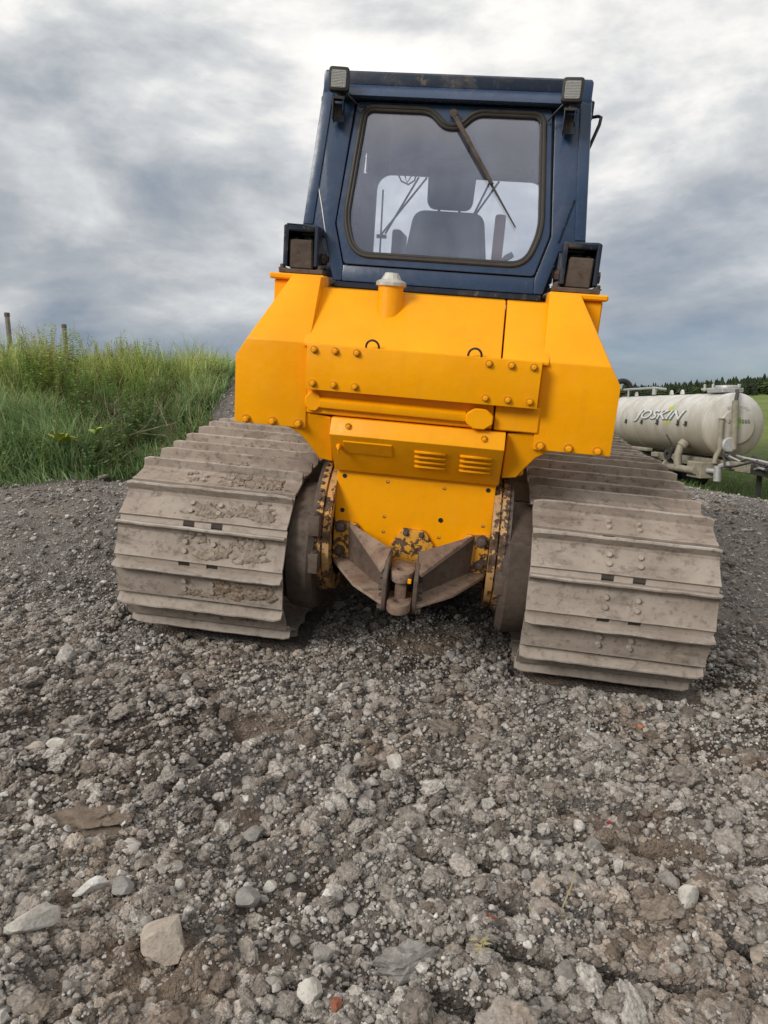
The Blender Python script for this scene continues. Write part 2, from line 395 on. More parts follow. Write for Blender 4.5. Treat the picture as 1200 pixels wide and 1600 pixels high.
M['glass'] = glass_mat('hazy_cab_glass', .075, (.38, .44, .62), (.96, .98, 1.0), refl=2.6); M['glass_clear'] = glass_mat('side_cab_glass', .012, tint=(.99, .99, 1.0), refl=1.0)
def lens_mat():
    m, nt = new_mat('ribbed_lamp_lens'); v = obj_vec(nt, False)
    wv = nt.n.new('ShaderNodeTexWave'); nt.link(v, wv.inputs['Vector']); wv.inputs['Scale'].default_value = 55; wv.bands_direction = 'X'
    w2 = nt.n.new('ShaderNodeTexWave'); nt.link(v, w2.inputs['Vector']); w2.inputs['Scale'].default_value = 40; w2.bands_direction = 'Z'
    h = nt.math('ADD', wv.outputs['Fac'], w2.outputs['Fac'])
    nt.link(nt.ramp(h, [(.2, (.16, .16, .155)), (1.2, (.42, .42, .40))]), nt.bs.inputs['Base Color'])
    nt.bs.inputs['Roughness'].default_value = .2; nt.bs.inputs['Metallic'].default_value = .35; bump(nt, h, .6, .004); return m
M['lens'] = lens_mat()

# ground / gravel / soil
def soil_color(nt, v, gmask=None, wet=None):
    a = nt.noise(v, .9, 5, .6, .2); b = nt.noise(v, 7.0, 5, .62); c = nt.noise(v, 60, 4, .65)
    grey = nt.ramp(c, [(.25, (.060, .054, .049)), (.5, (.14, .127, .116)), (.68, (.25, .232, .214)), (.8, (.40, .38, .355))])
    brown = nt.ramp(c, [(.25, (.04, .031, .025)), (.55, (.10, .080, .065)), (.8, (.25, .21, .18))])
    k = nt.maprange(nt.math('ADD', nt.math('MULTIPLY', a, .6), nt.math('MULTIPLY', b, .4)), .44, .60)
    return nt.mixc(k, grey, brown), b, c
def ground_mat():
    m, nt = new_mat('rubbly_ground'); g = nt.n.new('ShaderNodeNewGeometry'); v = g.outputs['Position']
    col, b, c = soil_color(nt, v)
    at = nt.n.new('ShaderNodeAttribute'); at.attribute_name = 'cover'; sp_ = nt.n.new('ShaderNodeSeparateColor'); nt.link(at.outputs['Color'], sp_.inputs[0])
    bare = nt.ramp(nt.noise(v, 26, 6, .7), [(.25, (.095, .070, .053)), (.5, (.185, .143, .110)), (.75, (.30, .245, .20))])
    col = nt.mixc(nt.math('MULTIPLY', nt.maprange(nt.math('ADD', at.outputs['Alpha'], nt.math('MULTIPLY', nt.math('SUBTRACT', b, .5), .8)), .3, .7), .9), col, bare)
    at2 = nt.n.new('ShaderNodeAttribute'); at2.attribute_name = 'dry'
    dryc = nt.ramp(nt.noise(v, 38, 6, .72), [(.30, (.06, .054, .049)), (.50, (.22, .203, .187)), (.66, (.36, .338, .315)), (.8, (.50, .48, .455))])
    col = nt.mixc(nt.math('MULTIPLY', at2.outputs['Fac'], .6), col, dryc)
    damp_shade = nt.ramp(c, [(.2, (.030, .022, .017)), (.6, (.062, .046, .035)), (.8, (.13, .10, .08))])  # dark brown for moist earth and for the painted shade of hollows
    col = nt.mixc(nt.math('MULTIPLY', nt.maprange(nt.math('ADD', sp_.outputs[1], nt.math('MULTIPLY', nt.math('SUBTRACT', b, .5), .9)), .35, .65), .85), col, damp_shade)
    gn = nt.noise(v, 3.0, 5, .6)
    gr = nt.ramp(gn, [(.3, (.030, .045, .014)), (.55, (.055, .075, .022)), (.8, (.10, .11, .035))])
    field = nt.ramp(nt.noise(v, .05, 4, .6), [(.3, (.10, .15, .03)), (.7, (.17, .20, .06))])
    gr = nt.mixc(sp_.outputs[2], gr, field)
    col = nt.mixc(sp_.outputs[0], col, gr)
    nt.link(col, nt.bs.inputs['Base Color']); nt.bs.inputs['Roughness'].default_value = .95; nt.bs.inputs['Specular IOR Level'].default_value = .2
    vo = nt.voro(v, 70); vo2 = nt.voro(v, 170)
    h = nt.math('ADD', nt.math('MULTIPLY', c, .5), nt.math('SUBTRACT', .8, nt.math('ADD', nt.math('MULTIPLY', vo, .6), nt.math('MULTIPLY', vo2, .3))))
    bump(nt, h, 1.0, .018); return m
M['ground'] = ground_mat()
def stone_mat(name, stops, clod=False):
    m, nt = new_mat(name); oi = nt.n.new('ShaderNodeObjectInfo'); v = obj_vec(nt)
    g = nt.n.new('ShaderNodeNewGeometry'); vp = g.outputs['Position']
    c1 = nt.ramp(oi.outputs['Random'], stops)
    n_ = nt.noise(vp, 55, 5, .65); n2 = nt.noise(vp, 180, 3, .6)
    col = nt.mixc(1.0, c1, nt.ramp(n_, [(.25, .45), (.65, 1.25)]), 'MULTIPLY')
    if clod: col = nt.mixc(nt.math('MULTIPLY', nt.maprange(nt.noise(vp, 1.6, 5, .65, .3), .48, .62), .5), col, nt.mixc(1.0, col, (.92, .76, .62), 'MULTIPLY'))
    col = nt.mixc(nt.math('MULTIPLY', nt.maprange(n2, .5, .68), .35), col, (.13, .105, .085))
    nt.link(col, nt.bs.inputs['Base Color']); nt.bs.inputs['Roughness'].default_value = .92; nt.bs.inputs['Specular IOR Level'].default_value = .25
    bump(nt, nt.math('ADD', n_, nt.math('MULTIPLY', n2, .5)), .7 if clod else .45, .006 if clod else .003); return m
M['gravel'] = stone_mat('crushed_stone', [(0, (.18, .168, .155)), (.3, (.27, .252, .232)), (.6, (.35, .328, .302)), (.85, (.44, .418, .39)), (.96, (.56, .54, .51)), (1, (.33, .265, .215))])
M['clod'] = stone_mat('dry_soil_clod', [(0, (.14, .117, .098)), (.25, (.225, .20, .177)), (.6, (.31, .284, .258)), (1, (.43, .402, .372))], True)

# ------------------------------------------------------------------ ground sheet: one mesh, fine near the viewer, coarse far off
def axis(core0, core1, step, lo, hi, ratio):
    mid = list(np.arange(core0, core1+1e-9, step)); s = step; a = mid[-1]
    while a < hi: s *= ratio; a += s; mid.append(a)
    s = step; a = mid[0]; pre = []
    while a > lo: s *= ratio; a -= s; pre.append(a)
    return np.array(pre[::-1]+mid)
gx = axis(-2.3, 2.5, .0115, -900, 900, 1.075); gy = axis(1.35, 4.3, .0115, -60, 1500, 1.032)
# coarser rows behind the viewer
gy = np.concatenate([np.array([-300., -120, -50, -20, -10, -5, -2.5, -1, 0, .6, 1.0, 1.2]), gy[gy > 1.3]])
GX, GY = np.meshgrid(gx, gy); gz, loose, trk = ground_h(GX, GY)
nx, ny = len(gx), len(gy)
ii = np.arange(nx*ny).reshape(ny, nx)
gf = np.stack([ii[:-1, :-1], ii[:-1, 1:], ii[1:, 1:], ii[1:, :-1]], -1).reshape(-1, 4)
gme = mesh_np('ground', np.stack([GX, GY, gz], -1).reshape(-1, 3), gf, M['ground'], True)
ca = gme.color_attributes.new('cover', 'FLOAT_COLOR', 'POINT')
gm = grass_mask(GX, GY)
lxx = (GX-.1597)*.9884+(GY-3.9611)*-.1243; lyy = (GX-.1597)*.1342+(GY-3.9611)*.9839
damp_shade = .62*ss(-.01, -.06, relief(GX, GY))*near_fade(GX, GY)  # shade of hollows and print grooves painted in as dark brown earth
# oil-dark, moist earth where the tracks have turned it over behind and beside them
damp_shade = np.maximum(damp_shade, .95*np.exp(-(((lxx-1.25)/.85)**2+((lyy+.62)/.16)**2)))
damp_shade = np.maximum(damp_shade, .9*np.exp(-(((lxx-1.82)/.22)**2+((lyy-.1)/.8)**2)))
damp_shade = np.maximum(damp_shade, .65*np.exp(-(((lxx-.15)/.55)**2+((lyy+.10)/.30)**2)))  # darker patch between the tracks, below the hitch
damp_shade = np.maximum(damp_shade, .45*np.exp(-(((lxx+1.0)/.5)**2+((lyy+.9)/.25)**2)))
rr = np.sqrt(GX**2+GY**2)
ca.data.foreach_set('color', np.stack([gm, damp_shade, ss(35, 60, rr), (1-loose)*near_fade(GX, GY)], -1).astype(np.float32).ravel())
da = gme.attributes.new('dry', 'FLOAT', 'POINT'); da.data.foreach_set('value', (ss(4.2, 5.8, rr+.6*perlin(GX*.8, GY*.8))).astype(np.float32).ravel())
ground = link(bpy.data.objects.new('ground', gme)); tag(ground, 'grey-brown rubbly ground rising towards the bulldozer, green fields beyond', kind='structure')

# ------------------------------------------------------------------ scattered gravel and clods (nobody could count them)
def scatter_group(name, mat, kind, nvar):
    ng = bpy.data.node_groups.new(name, 'GeometryNodeTree'); ng.is_modifier = True
    ng.interface.new_socket('Geometry', in_out='INPUT', socket_type='NodeSocketGeometry')
    ng.interface.new_socket('Geometry', in_out='OUTPUT', socket_type='NodeSocketGeometry')
    N, L = ng.nodes, ng.links
    gi = N.new('NodeGroupInput'); go = N.new('NodeGroupOutput')
    g2i = N.new('GeometryNodeGeometryToInstance')
    def attr(nm, tp):
        a = N.new('GeometryNodeInputNamedAttribute'); a.data_type = tp; a.inputs['Name'].default_value = nm; return a.outputs['Attribute']
    for k in reversed(range(nvar)):
        ico = N.new('GeometryNodeMeshIcoSphere'); ico.inputs['Radius'].default_value = 1.0
        ico.inputs['Subdivisions'].default_value = 5 if kind == 'clod' else 2
        spn = N.new('GeometryNodeSetPosition'); L.new(ico.outputs['Mesh'], spn.inputs['Geometry'])
        pos = N.new('GeometryNodeInputPosition')
        ns = N.new('ShaderNodeTexNoise'); ns.noise_dimensions = '4D'; ns.inputs['W'].default_value = k*3.7+.3
        ns.inputs['Scale'].default_value = 1.6 if kind == 'clod' else .95; ns.inputs['Detail'].default_value = 7 if kind == 'clod' else 1.5; ns.inputs['Roughness'].default_value = .66 if kind == 'clod' else .5
        L.new(pos.outputs[0], ns.inputs['Vector'])
        ma = N.new('ShaderNodeMath'); ma.operation = 'MULTIPLY_ADD'; ma.inputs[1].default_value = 1.9 if kind == 'clod' else 1.5; ma.inputs[2].default_value = .05 if kind == 'clod' else .25
        L.new(ns.outputs['Fac'], ma.inputs[0])
        vm = N.new('ShaderNodeVectorMath'); vm.operation = 'SCALE'; L.new(pos.outputs[0], vm.inputs[0]); L.new(ma.outputs[0], vm.inputs['Scale'])
        L.new(vm.outputs[0], spn.inputs['Position']); geo = spn.outputs[0]
        if kind == 'stone':
            rv = N.new('FunctionNodeRandomValue'); rv.data_type = 'FLOAT'; rv.inputs[2].default_value = .62; rv.inputs[3].default_value = 1.1; rv.inputs['Seed'].default_value = k*7+1
            s2 = N.new('GeometryNodeSetPosition'); p2 = N.new('GeometryNodeInputPosition'); v2 = N.new('ShaderNodeVectorMath'); v2.operation = 'SCALE'
            L.new(p2.outputs[0], v2.inputs[0]); L.new(rv.outputs[1], v2.inputs['Scale']); L.new(geo, s2.inputs['Geometry']); L.new(v2.outputs[0], s2.inputs['Position'])
            ch = N.new('GeometryNodeConvexHull'); L.new(s2.outputs[0], ch.inputs[0]); geo = ch.outputs[0]
        sm = N.new('GeometryNodeSetMaterial'); sm.inputs['Material'].default_value = mat; L.new(geo, sm.inputs['Geometry'])
        sh = N.new('GeometryNodeSetShadeSmooth'); sh.inputs['Shade Smooth'].default_value = (kind == 'clod' or k % 3 == 0); L.new(sm.outputs[0], sh.inputs[0])
        L.new(sh.outputs[0], g2i.inputs[0])
    iop = N.new('GeometryNodeInstanceOnPoints'); L.new(gi.outputs[0], iop.inputs['Points']); L.new(g2i.outputs[0], iop.inputs['Instance'])
    iop.inputs['Pick Instance'].default_value = True
    L.new(attr('pick', 'INT'), iop.inputs['Instance Index'])
    e2r = N.new('FunctionNodeEulerToRotation'); L.new(attr('turn', 'FLOAT_VECTOR'), e2r.inputs[0]); L.new(e2r.outputs[0], iop.inputs['Rotation'])
    L.new(attr('size', 'FLOAT_VECTOR'), iop.inputs['Scale']); L.new(iop.outputs[0], go.inputs[0])
    return ng
def scatter(name, label, pts, size, mat, kind, nvar=9, sink=.25, flat=(.5, .95)):
    n = len(pts); h, _, _ = ground_h(pts[:, 0], pts[:, 1])
    sc = np.stack([size*rng.uniform(.8, 1.25, n), size*rng.uniform(.8, 1.25, n), size*rng.uniform(*flat, n)], -1)
    co = np.stack([pts[:, 0], pts[:, 1], h+sc[:, 2]*(.5-sink)], -1)
    me = bpy.data.meshes.new(name); me.vertices.add(n); me.vertices.foreach_set('co', co.astype(np.float32).ravel())
    a = me.attributes.new('size', 'FLOAT_VECTOR', 'POINT'); a.data.foreach_set('vector', sc.astype(np.float32).ravel())
    a = me.attributes.new('turn', 'FLOAT_VECTOR', 'POINT'); a.data.foreach_set('vector', np.stack([rng.normal(0, .35, n), rng.normal(0, .35, n), rng.uniform(0, 6.28, n)], -1).astype(np.float32).ravel())
    a = me.attributes.new('pick', 'INT', 'POINT'); a.data.foreach_set('value', rng.integers(0, nvar, n).astype(np.int32))
    me.materials.append(mat)
    o = link(bpy.data.objects.new(name, me)); md = o.modifiers.new('scatter', 'NODES'); md.node_group = scatter_group(name, mat, kind, nvar)
    return tag(o, label, name.replace('_', ' '), kind='stuff')
def wedge_points(n, y0, y1, power=1.0, half=.62):
    n = int(n*1.32)
    y = y0+(y1-y0)*rng.uniform(0, 1, n)**power; x = rng.uniform(-1, 1, n)*(half*y+.45)*1.32
    return np.stack([x, y], -1)
def thin(p, amt=1.0, sc=1.2, off=0.0, grassy=True):
    v = fbm(p[:, 0]*sc+off, p[:, 1]*sc-off, 3); lm = loose_mask(p[:, 0], p[:, 1]); keep = rng.uniform(0, 1, len(p)) < (.10+.9*lm)*(.22+.78*ss(-.055, .0, relief(p[:, 0], p[:, 1]))); keep &= rng.uniform(0, 1, len(p)) < np.clip(.75+amt*v*1.4, .12, 1)
    if grassy: keep &= grass_mask(p[:, 0], p[:, 1]) < .4
    lx = (p[:, 0]-.1597)*.9884+(p[:, 1]-3.9611)*-.1243; ly = (p[:, 0]-.1597)*.1342+(p[:, 1]-3.9611)*.9839
    keep &= ~((np.abs(np.abs(lx)-1.09) < .47) & (ly > -.02) & (ly < 3.3))
    return p[keep]
p = np.concatenate([thin(wedge_points(90000, 1.35, 4.6, 1.25), .7), thin(wedge_points(60000, 4.0, 11.0, 1.3, .60), .5)])
s = .0050*np.exp(rng.normal(0, .42, len(p)))*(1+ss(4, 9, p[:, 1])*.7)
scatter('gravel', 'loose grey crushed stone and grit strewn over the whole yard', p, s, M['gravel'], 'stone', 12, -.1)
p = np.concatenate([thin(wedge_points(7000, 1.35, 4.8, 1.15), 1.2, .9, 4), thin(wedge_points(2500, 4.5, 10.5, 1.2, .58), .6)])
s = .0105*np.exp(rng.normal(0, .45, len(p)))
scatter('coarse_gravel', 'coarser grey stones among the grit of the yard', p, s, M['gravel'], 'stone', 12, -.05)
p = np.concatenate([thin(wedge_points(125000, 1.35, 4.4, 1.2), 1.4, 1.4, 9), thin(wedge_points(22000, 4.2, 10.5, 1.2, .60), 1.0)])
s = .0060*np.exp(rng.normal(0, .62, len(p)))*(1+ss(4, 9, p[:, 1])*.7)
scatter('soil_crumbs', 'dry crumbled clods of grey-brown earth in the foreground', p, s, M['clod'], 'clod', 8, .35, (.45, .8))

p = thin(wedge_points(200, 1.45, 4.0, 1.0), 1.6, 1.1, 3)
s = .024*np.exp(rng.normal(0, .38, len(p)))
scatter('large_clods', 'bigger crusted lumps of grey-brown earth half sunk in the rubble', p, s, M['clod'], 'clod', 10, .5, (.4, .75))
# ------------------------------------------------------------------ single stones one can point to
def rock_mesh(name, size, mat, seed, lumpy=.18, cut=6, sub=3):
    r_ = random.Random(seed); bm = B(); bmesh.ops.create_icosphere(bm, subdivisions=sub, radius=.5)
    planes = [(Vector((r_.gauss(0, 1), r_.gauss(0, 1), r_.gauss(0, 1))).normalized(), r_.uniform(.24, .40)) for _ in range(cut)]
    for v in bm.verts:
        d = v.co.normalized(); q = v.co*(1+lumpy*float(fbm(np.array(d.x*1.7+seed*3.1), np.array(d.y*1.7+d.z*2.3+seed), 3)))
        for n_, k in planes:
            e = q.dot(n_)-k
            if e > 0: q = q-n_*e*.93
        if sub > 3: q = q*(1+.22*float(fbm(np.array(d.x*5+seed), np.array(d.y*5+d.z*4), 3)))
        q = q*(1+.03*r_.uniform(-1, 1)); v.co = Vector((q.x*size[0], q.y*size[1], q.z*size[2]))
    me = bpy.data.meshes.new(name); bm.to_mesh(me); bm.free(); me.materials.append(mat)
    me.polygons.foreach_set('use_smooth', np.ones(len(me.polygons), dtype=bool)); me.set_sharp_from_angle(angle=R(24))
    return me
def solid_stone(name, c, c2):
    m, nt = new_mat(name); v = obj_vec(nt); n_ = nt.noise(v, 14, 6, .65, .3); n2 = nt.noise(v, 90, 4, .6)
    col = nt.ramp(n_, [(.3, c2), (.6, c)]); col = nt.mixc(nt.math('MULTIPLY', nt.maprange(n2, .52, .7), .5), col, tuple(x*.55 for x in c2))
    nt.link(col, nt.bs.inputs['Base Color']); nt.bs.inputs['Roughness'].default_value = .9; bump(nt, nt.math('ADD', n2, n_), .6, .006); return m
SM = {'beige': solid_stone('beige_sandstone', (.44, .385, .325), (.30, .255, .21)), 'pale': solid_stone('pale_limestone', (.52, .50, .46), (.33, .30, .265)),
      'grey': solid_stone('grey_stone', (.27, .26, .245), (.19, .175, .16)), 'brown': solid_stone('brown_caked_earth', (.185, .145, .112), (.115, .085, .064)),
      'brick': solid_stone('brick_red', (.30, .105, .06), (.20, .07, .04)), 'orange': solid_stone('orange_clay', (.55, .16, .06), (.42, .12, .05)),
      'white': solid_stone('chalky_white', (.62, .61, .59), (.40, .38, .35)), 'bluish': solid_stone('bluish_white_chip', (.55, .60, .66), (.40, .44, .50)), 'red': solid_stone('dark_red_chip', (.30, .03, .04), (.2, .02, .03))}
G1 = 'larger stones lying loose on the rubble'
stones = [
 ('stone', -.613, 1.866, (.13, .19, .13), 'beige', 'big beige wedge-shaped stone in the left foreground', .25),
 ('stone', -.975, 1.861, (.15, .085, .09), 'pale', 'long pale stone near the left edge of the foreground', .35),
 ('stone', -.804, 2.085, (.09, .075, .04), 'grey', 'flat grey slab beside a white stone, left foreground', .2),
 ('stone', -.893, 2.075, (.12, .07, .05), 'white', 'chalky white elongated stone beside a flat grey slab', .6),
 ('stone', -.190, 1.736, (.082, .08, .07), 'pale', 'pale rounded stone at the bottom edge, left of centre', 0),
 ('stone', .561, 1.876, (.075, .07, .06), 'grey', 'grey pointed stone just right of a large earth clod', .4),
 ('stone', .96, 2.134, (.095, .075, .07), 'pale', 'pale yellowish stone in the right foreground', .3),
 ('stone', 1.17, 2.035, (.13, .10, .08), 'beige', 'beige stone at the right edge of the foreground', .5),
 ('stone', .728, 2.284, (.075, .07, .065), 'grey', 'blocky grey stone above a pale yellowish one, right foreground', .7),
 ('brick_fragment', .314, 2.025, (.06, .05, .045), 'brick', 'larger dark red brick fragment in the middle foreground', .4),
 ('brick_fragment', -.122, 1.70, (.042, .035, .03), 'brick', 'reddish brick fragment at the very bottom edge', .9),
 ('clay_chip', 1.227, 3.353, (.032, .028, .024), 'orange', 'tiny bright orange chip behind the right track', 0),
 ('plastic_chip', .842, 2.562, (.024, .02, .014), 'red', 'tiny dark red chip on the rubble, right of centre', 0),
 ('stone', .048, 2.90, (.07, .14, .06), 'pale', 'pale upright stone in the middle of the rubble', .2),
 ('plastic_chip', .924, 3.189, (.05, .04, .03), 'bluish', 'bluish white chip a little behind the right track', .3),
 ('earth_clod', .072, 1.856, (.20, .11, .09), 'grey', 'long grey caked clod at the bottom centre', .35),
 ('earth_clod', 1.075, 2.244, (.17, .13, .08), 'brown', 'flat brown slab of caked earth near the right edge', .3),
 ('stone', 1.689, 3.552, (.066, .05, .05), 'pale', 'small pale stone just below the right track corner', 0),
 ('earth_clod', .467, 1.886, (.15, .10, .08), 'brown', 'rounded brown earth clod in the lower right foreground', .1),
 ('stone', -1.443, 2.851, (.12, .07, .05), 'beige', 'flat beige stone, leftmost of three lying together by the left edge', .1),
 ('stone', -1.335, 2.855, (.11, .075, .05), 'pale', 'flat pale stone, rightmost of three lying together by the left edge', .2),
 ('stone', -1.425, 2.925, (.06, .05, .04), 'grey', 'small grey stone, hindmost of three lying together by the left edge', .2),
 ('earth_clod', -1.058, 2.438, (.29, .17, .07), 'brown', 'broad flat brown slab of earth on the left rubble', .1),
 ('stone', -.461, 2.428, (.08, .08, .07), 'grey', 'grey stone beside the brown earth furrow, left of centre', .5),
 ('stone', .378, 3.975, (.07, .055, .045), 'grey', 'pale grey stone under the bulldozer drawbar', .2),
 ('stone', -.363, 2.154, (.05, .05, .045), 'pale', 'small round pale stone left of centre', .2),
 ('stone', -1.809, 3.567, (.12, .09, .06), 'grey', 'flat grey stone by the left edge, behind the others', .2),
 ('stone', -.425, 2.08, (.095, .08, .07), 'grey', 'angular grey stone right of the big beige wedge', .8),
 ('stone', -.171, 1.876, (.06, .055, .05), 'grey', 'dark grey cobble left of the long caked clod', .3),
]
for i, (nm, x, y, sz, mt, lab, rz) in enumerate(stones):
    h = float(ground_h(np.array([x]), np.array([y]))[0][0])
    clod = nm == 'earth_clod'
    o = put(nm, rock_mesh(nm, sz, SM[mt], i+3, .55 if clod else .18, 3 if clod else 8, 4 if clod else 3), None, (x, y, h+sz[2]*(.10 if clod else .30)+.012), (rng.normal(0, .12), rng.normal(0, .12), rz))
    tag(o, lab, {'stone': 'stone', 'brick_fragment': 'brick', 'earth_clod': 'clod', 'clay_chip': 'chip', 'plastic_chip': 'chip'}[nm], G1)

# ------------------------------------------------------------------ BULLDOZER (local frame: x right, y forward, z up; metres)
doz = empty('bulldozer'); tag(doz, 'yellow tracked bulldozer with navy cab seen from behind, tilted to the right on the rubble', 'bulldozer')
doz.matrix_world = Matrix(((.9884, .1342, .0718, .1597), (-.1243, .9839, -.1287, 3.9611), (-.0879, .1183, .9891, -.5567+CAMZ), (0, 0, 0, 1)))
M['grimy_yellow'] = plain('grime_round_bolts', (.58, .27, .008), .6, var=.5, scale=60)
BY = bolt_mesh(M['yellow'], .0135, .013, wash=M['grimy_yellow']); BR = bolt_mesh(M['rusty'], .022, .02); BD = bolt_mesh(M['rust_brown'], .015, .014)

# --- tracks
CY, CZ, RP = .12, -.35, .42
def track_path():
    pts = []
    for a in np.linspace(0, 180, 181): pts.append((CY-RP*math.sin(R(a)), CZ+RP*math.cos(R(a))))     # over the sprocket, top to bottom, down the back
    zb = CZ-RP; fy_, fz_, fr_ = 2.95, -.37, .40
    for y in np.linspace(CY+.03, fy_, 90): pts.append((y, zb))
    for a in np.linspace(0, 180, 120)[1:]: pts.append((fy_+fr_*math.sin(R(a)), fz_-fr_*math.cos(R(a))))
    ky = [fy_, 2.35, 1.65, 1.30, .95, .60, .40, CY]; kz = [fz_+fr_, .045, .072, .11, .125, .092, .076, CZ+RP]
    yy = np.linspace(fy_, CY, 160)[1:]
    zz = np.interp(-yy, [-k for k in ky], kz)
    k = np.ones(9)/9; zp = np.convolve(np.pad(zz, 4, mode='edge'), k, mode='valid')
    for y, z in zip(yy, zp): pts.append((y, z))
    return np.array(pts)
TP = track_path(); TP2 = np.vstack([TP, TP[:1]])
SL = np.concatenate([[0], np.cumsum(np.linalg.norm(np.diff(TP2, axis=0), axis=1))]); TL = SL[-1]
NS = int(round(TL/.2)); PITCH = TL/NS
def at_len(s_): s_ = s_ % TL; return np.array([np.interp(s_, SL, TP2[:, 0]), np.interp(s_, SL, TP2[:, 1])])
SW = .46
def shoe_mesh(seed):
    r_ = random.Random(seed); bm = B(); nx_ = 26
    xs = np.linspace(-SW, SW, nx_+1)
    # cross-section (s along the track, n outward): plate and grouser bar
    prof = [(-.078, .022), (-.078, .036), (-.074, .092), (-.066, .096), (-.058, .092), (-.048, .048), (-.034, .037), (.060, .038), (.096, .046), (.108, .047), (.108, .033), (.060, .022)]
    rings = []
    for i, x in enumerate(xs):
        ed = min(1, (SW-abs(x))/.03); wob = float(perlin(np.array(x*9+seed*5.3), np.array(seed*1.7)))*.004
        ring = []
        for j, (s_, n_) in enumerate(prof):
            n2 = n_; s2 = s_
            if j in (2, 3, 4): n2 = n_+wob-(1-ed)*.012+r_.uniform(-.001, .001); s2 = s_+float(perlin(np.array(x*6+seed), np.array(9.1)))*.003
            if j in (8, 9, 10): s2 = s_+float(perlin(np.array(x*8+seed*2), np.array(3.3)))*.002
            ring.append(bm.verts.new((x, s2, n2)))
        rings.append(ring)
    m_ = len(prof)
    for A_, B_ in zip(rings, rings[1:]):
        for k in range(m_): bm.faces.new((A_[k], A_[(k+1) % m_], B_[(k+1) % m_], B_[k]))
    bm.faces.new(rings[0]); bm.faces.new(rings[-1][::-1])
    for a, b in ((-SW+.002, -.108), (-.046, .046), (.108, SW-.002)):      # the lip ahead of the bar, notched for the links
        box(bm, a, b, -.112, -.0765, .018, .031)
    for x in (-.077, .077):
        for s_ in (.002, .052): cyl(bm, (x+r_.uniform(-.002, .002), s_, .034), (x, s_, .053), .0165, .0135, 7); 
    bmesh.ops.recalc_face_normals(bm, faces=bm.faces)
    me = bpy.data.meshes.new('track_shoe'); bm.to_mesh(me); bm.free(); me.materials.append(M['track']); me.materials.append(M['tip'])
    for pl in me.polygons:
        if pl.center.z > .090 and pl.center.y < -.05: pl.material_index = 1
    me.polygons.foreach_set('use_smooth', np.ones(len(me.polygons), dtype=bool)); me.set_sharp_from_angle(angle=R(30)); return me
SHOES = [shoe_mesh(k) for k in range(7)]
def mud_mesh(seed, x0, x1, s0, s1, thr, amp, mat):
    nx_, ns_ = int((x1-x0)/.0055), max(8, int((s1-s0)/.0055))
    X, S = np.meshgrid(np.linspace(x0, x1, nx_), np.linspace(s0, s1, ns_))
    f_ = fbm(X*5+seed*7.7, S*7+seed*3.1, 5, .6)+.22*fbm(X*40+seed, S*40, 3)
    edge = np.minimum(np.minimum((X-x0)/.40, (x1-X)/.10), np.minimum((S-s0)/.02, (s1-S)/.05)).clip(0, 1)
    v = f_-thr-(1-edge)*.55
    h = np.where(v > 0, amp*np.sqrt(np.clip(v, 0, 1))*(.55+.9*np.abs(fbm(X*26+seed, S*26, 3))+.8*cells(X*55, S*55)[0]*.6), -.004)
    ok = (v > -.02)
    n0 = .038+np.interp(S, [-.05, -.034, .06, .108], [.02, .0, .0, .008])
    idx = -np.ones(X.shape, int); F = []
    fm = ok[:-1, :-1] & ok[1:, :-1] & ok[:-1, 1:] & ok[1:, 1:]
    I = np.arange(X.size).reshape(X.shape)
    F = np.stack([I[:-1, :-1], I[:-1, 1:], I[1:, 1:], I[1:, :-1]], -1)[fm]
    if len(F) < 6: return None
    used, inv = np.unique(F, return_inverse=True)
    V = np.stack([X, S, n0+h], -1).reshape(-1, 3)[used]
    return mesh_np('dried_mud', V, inv.reshape(F.shape), mat, True)
M['mud'] = stone_mat('dried_mud', [(0, (.25, .207, .168)), (.5, (.27, .225, .182)), (1, (.29, .243, .198))], True)
M['mud_dark'] = stone_mat('dark_mud', [(0, (.075, .06, .05)), (1, (.09, .072, .06))], True)
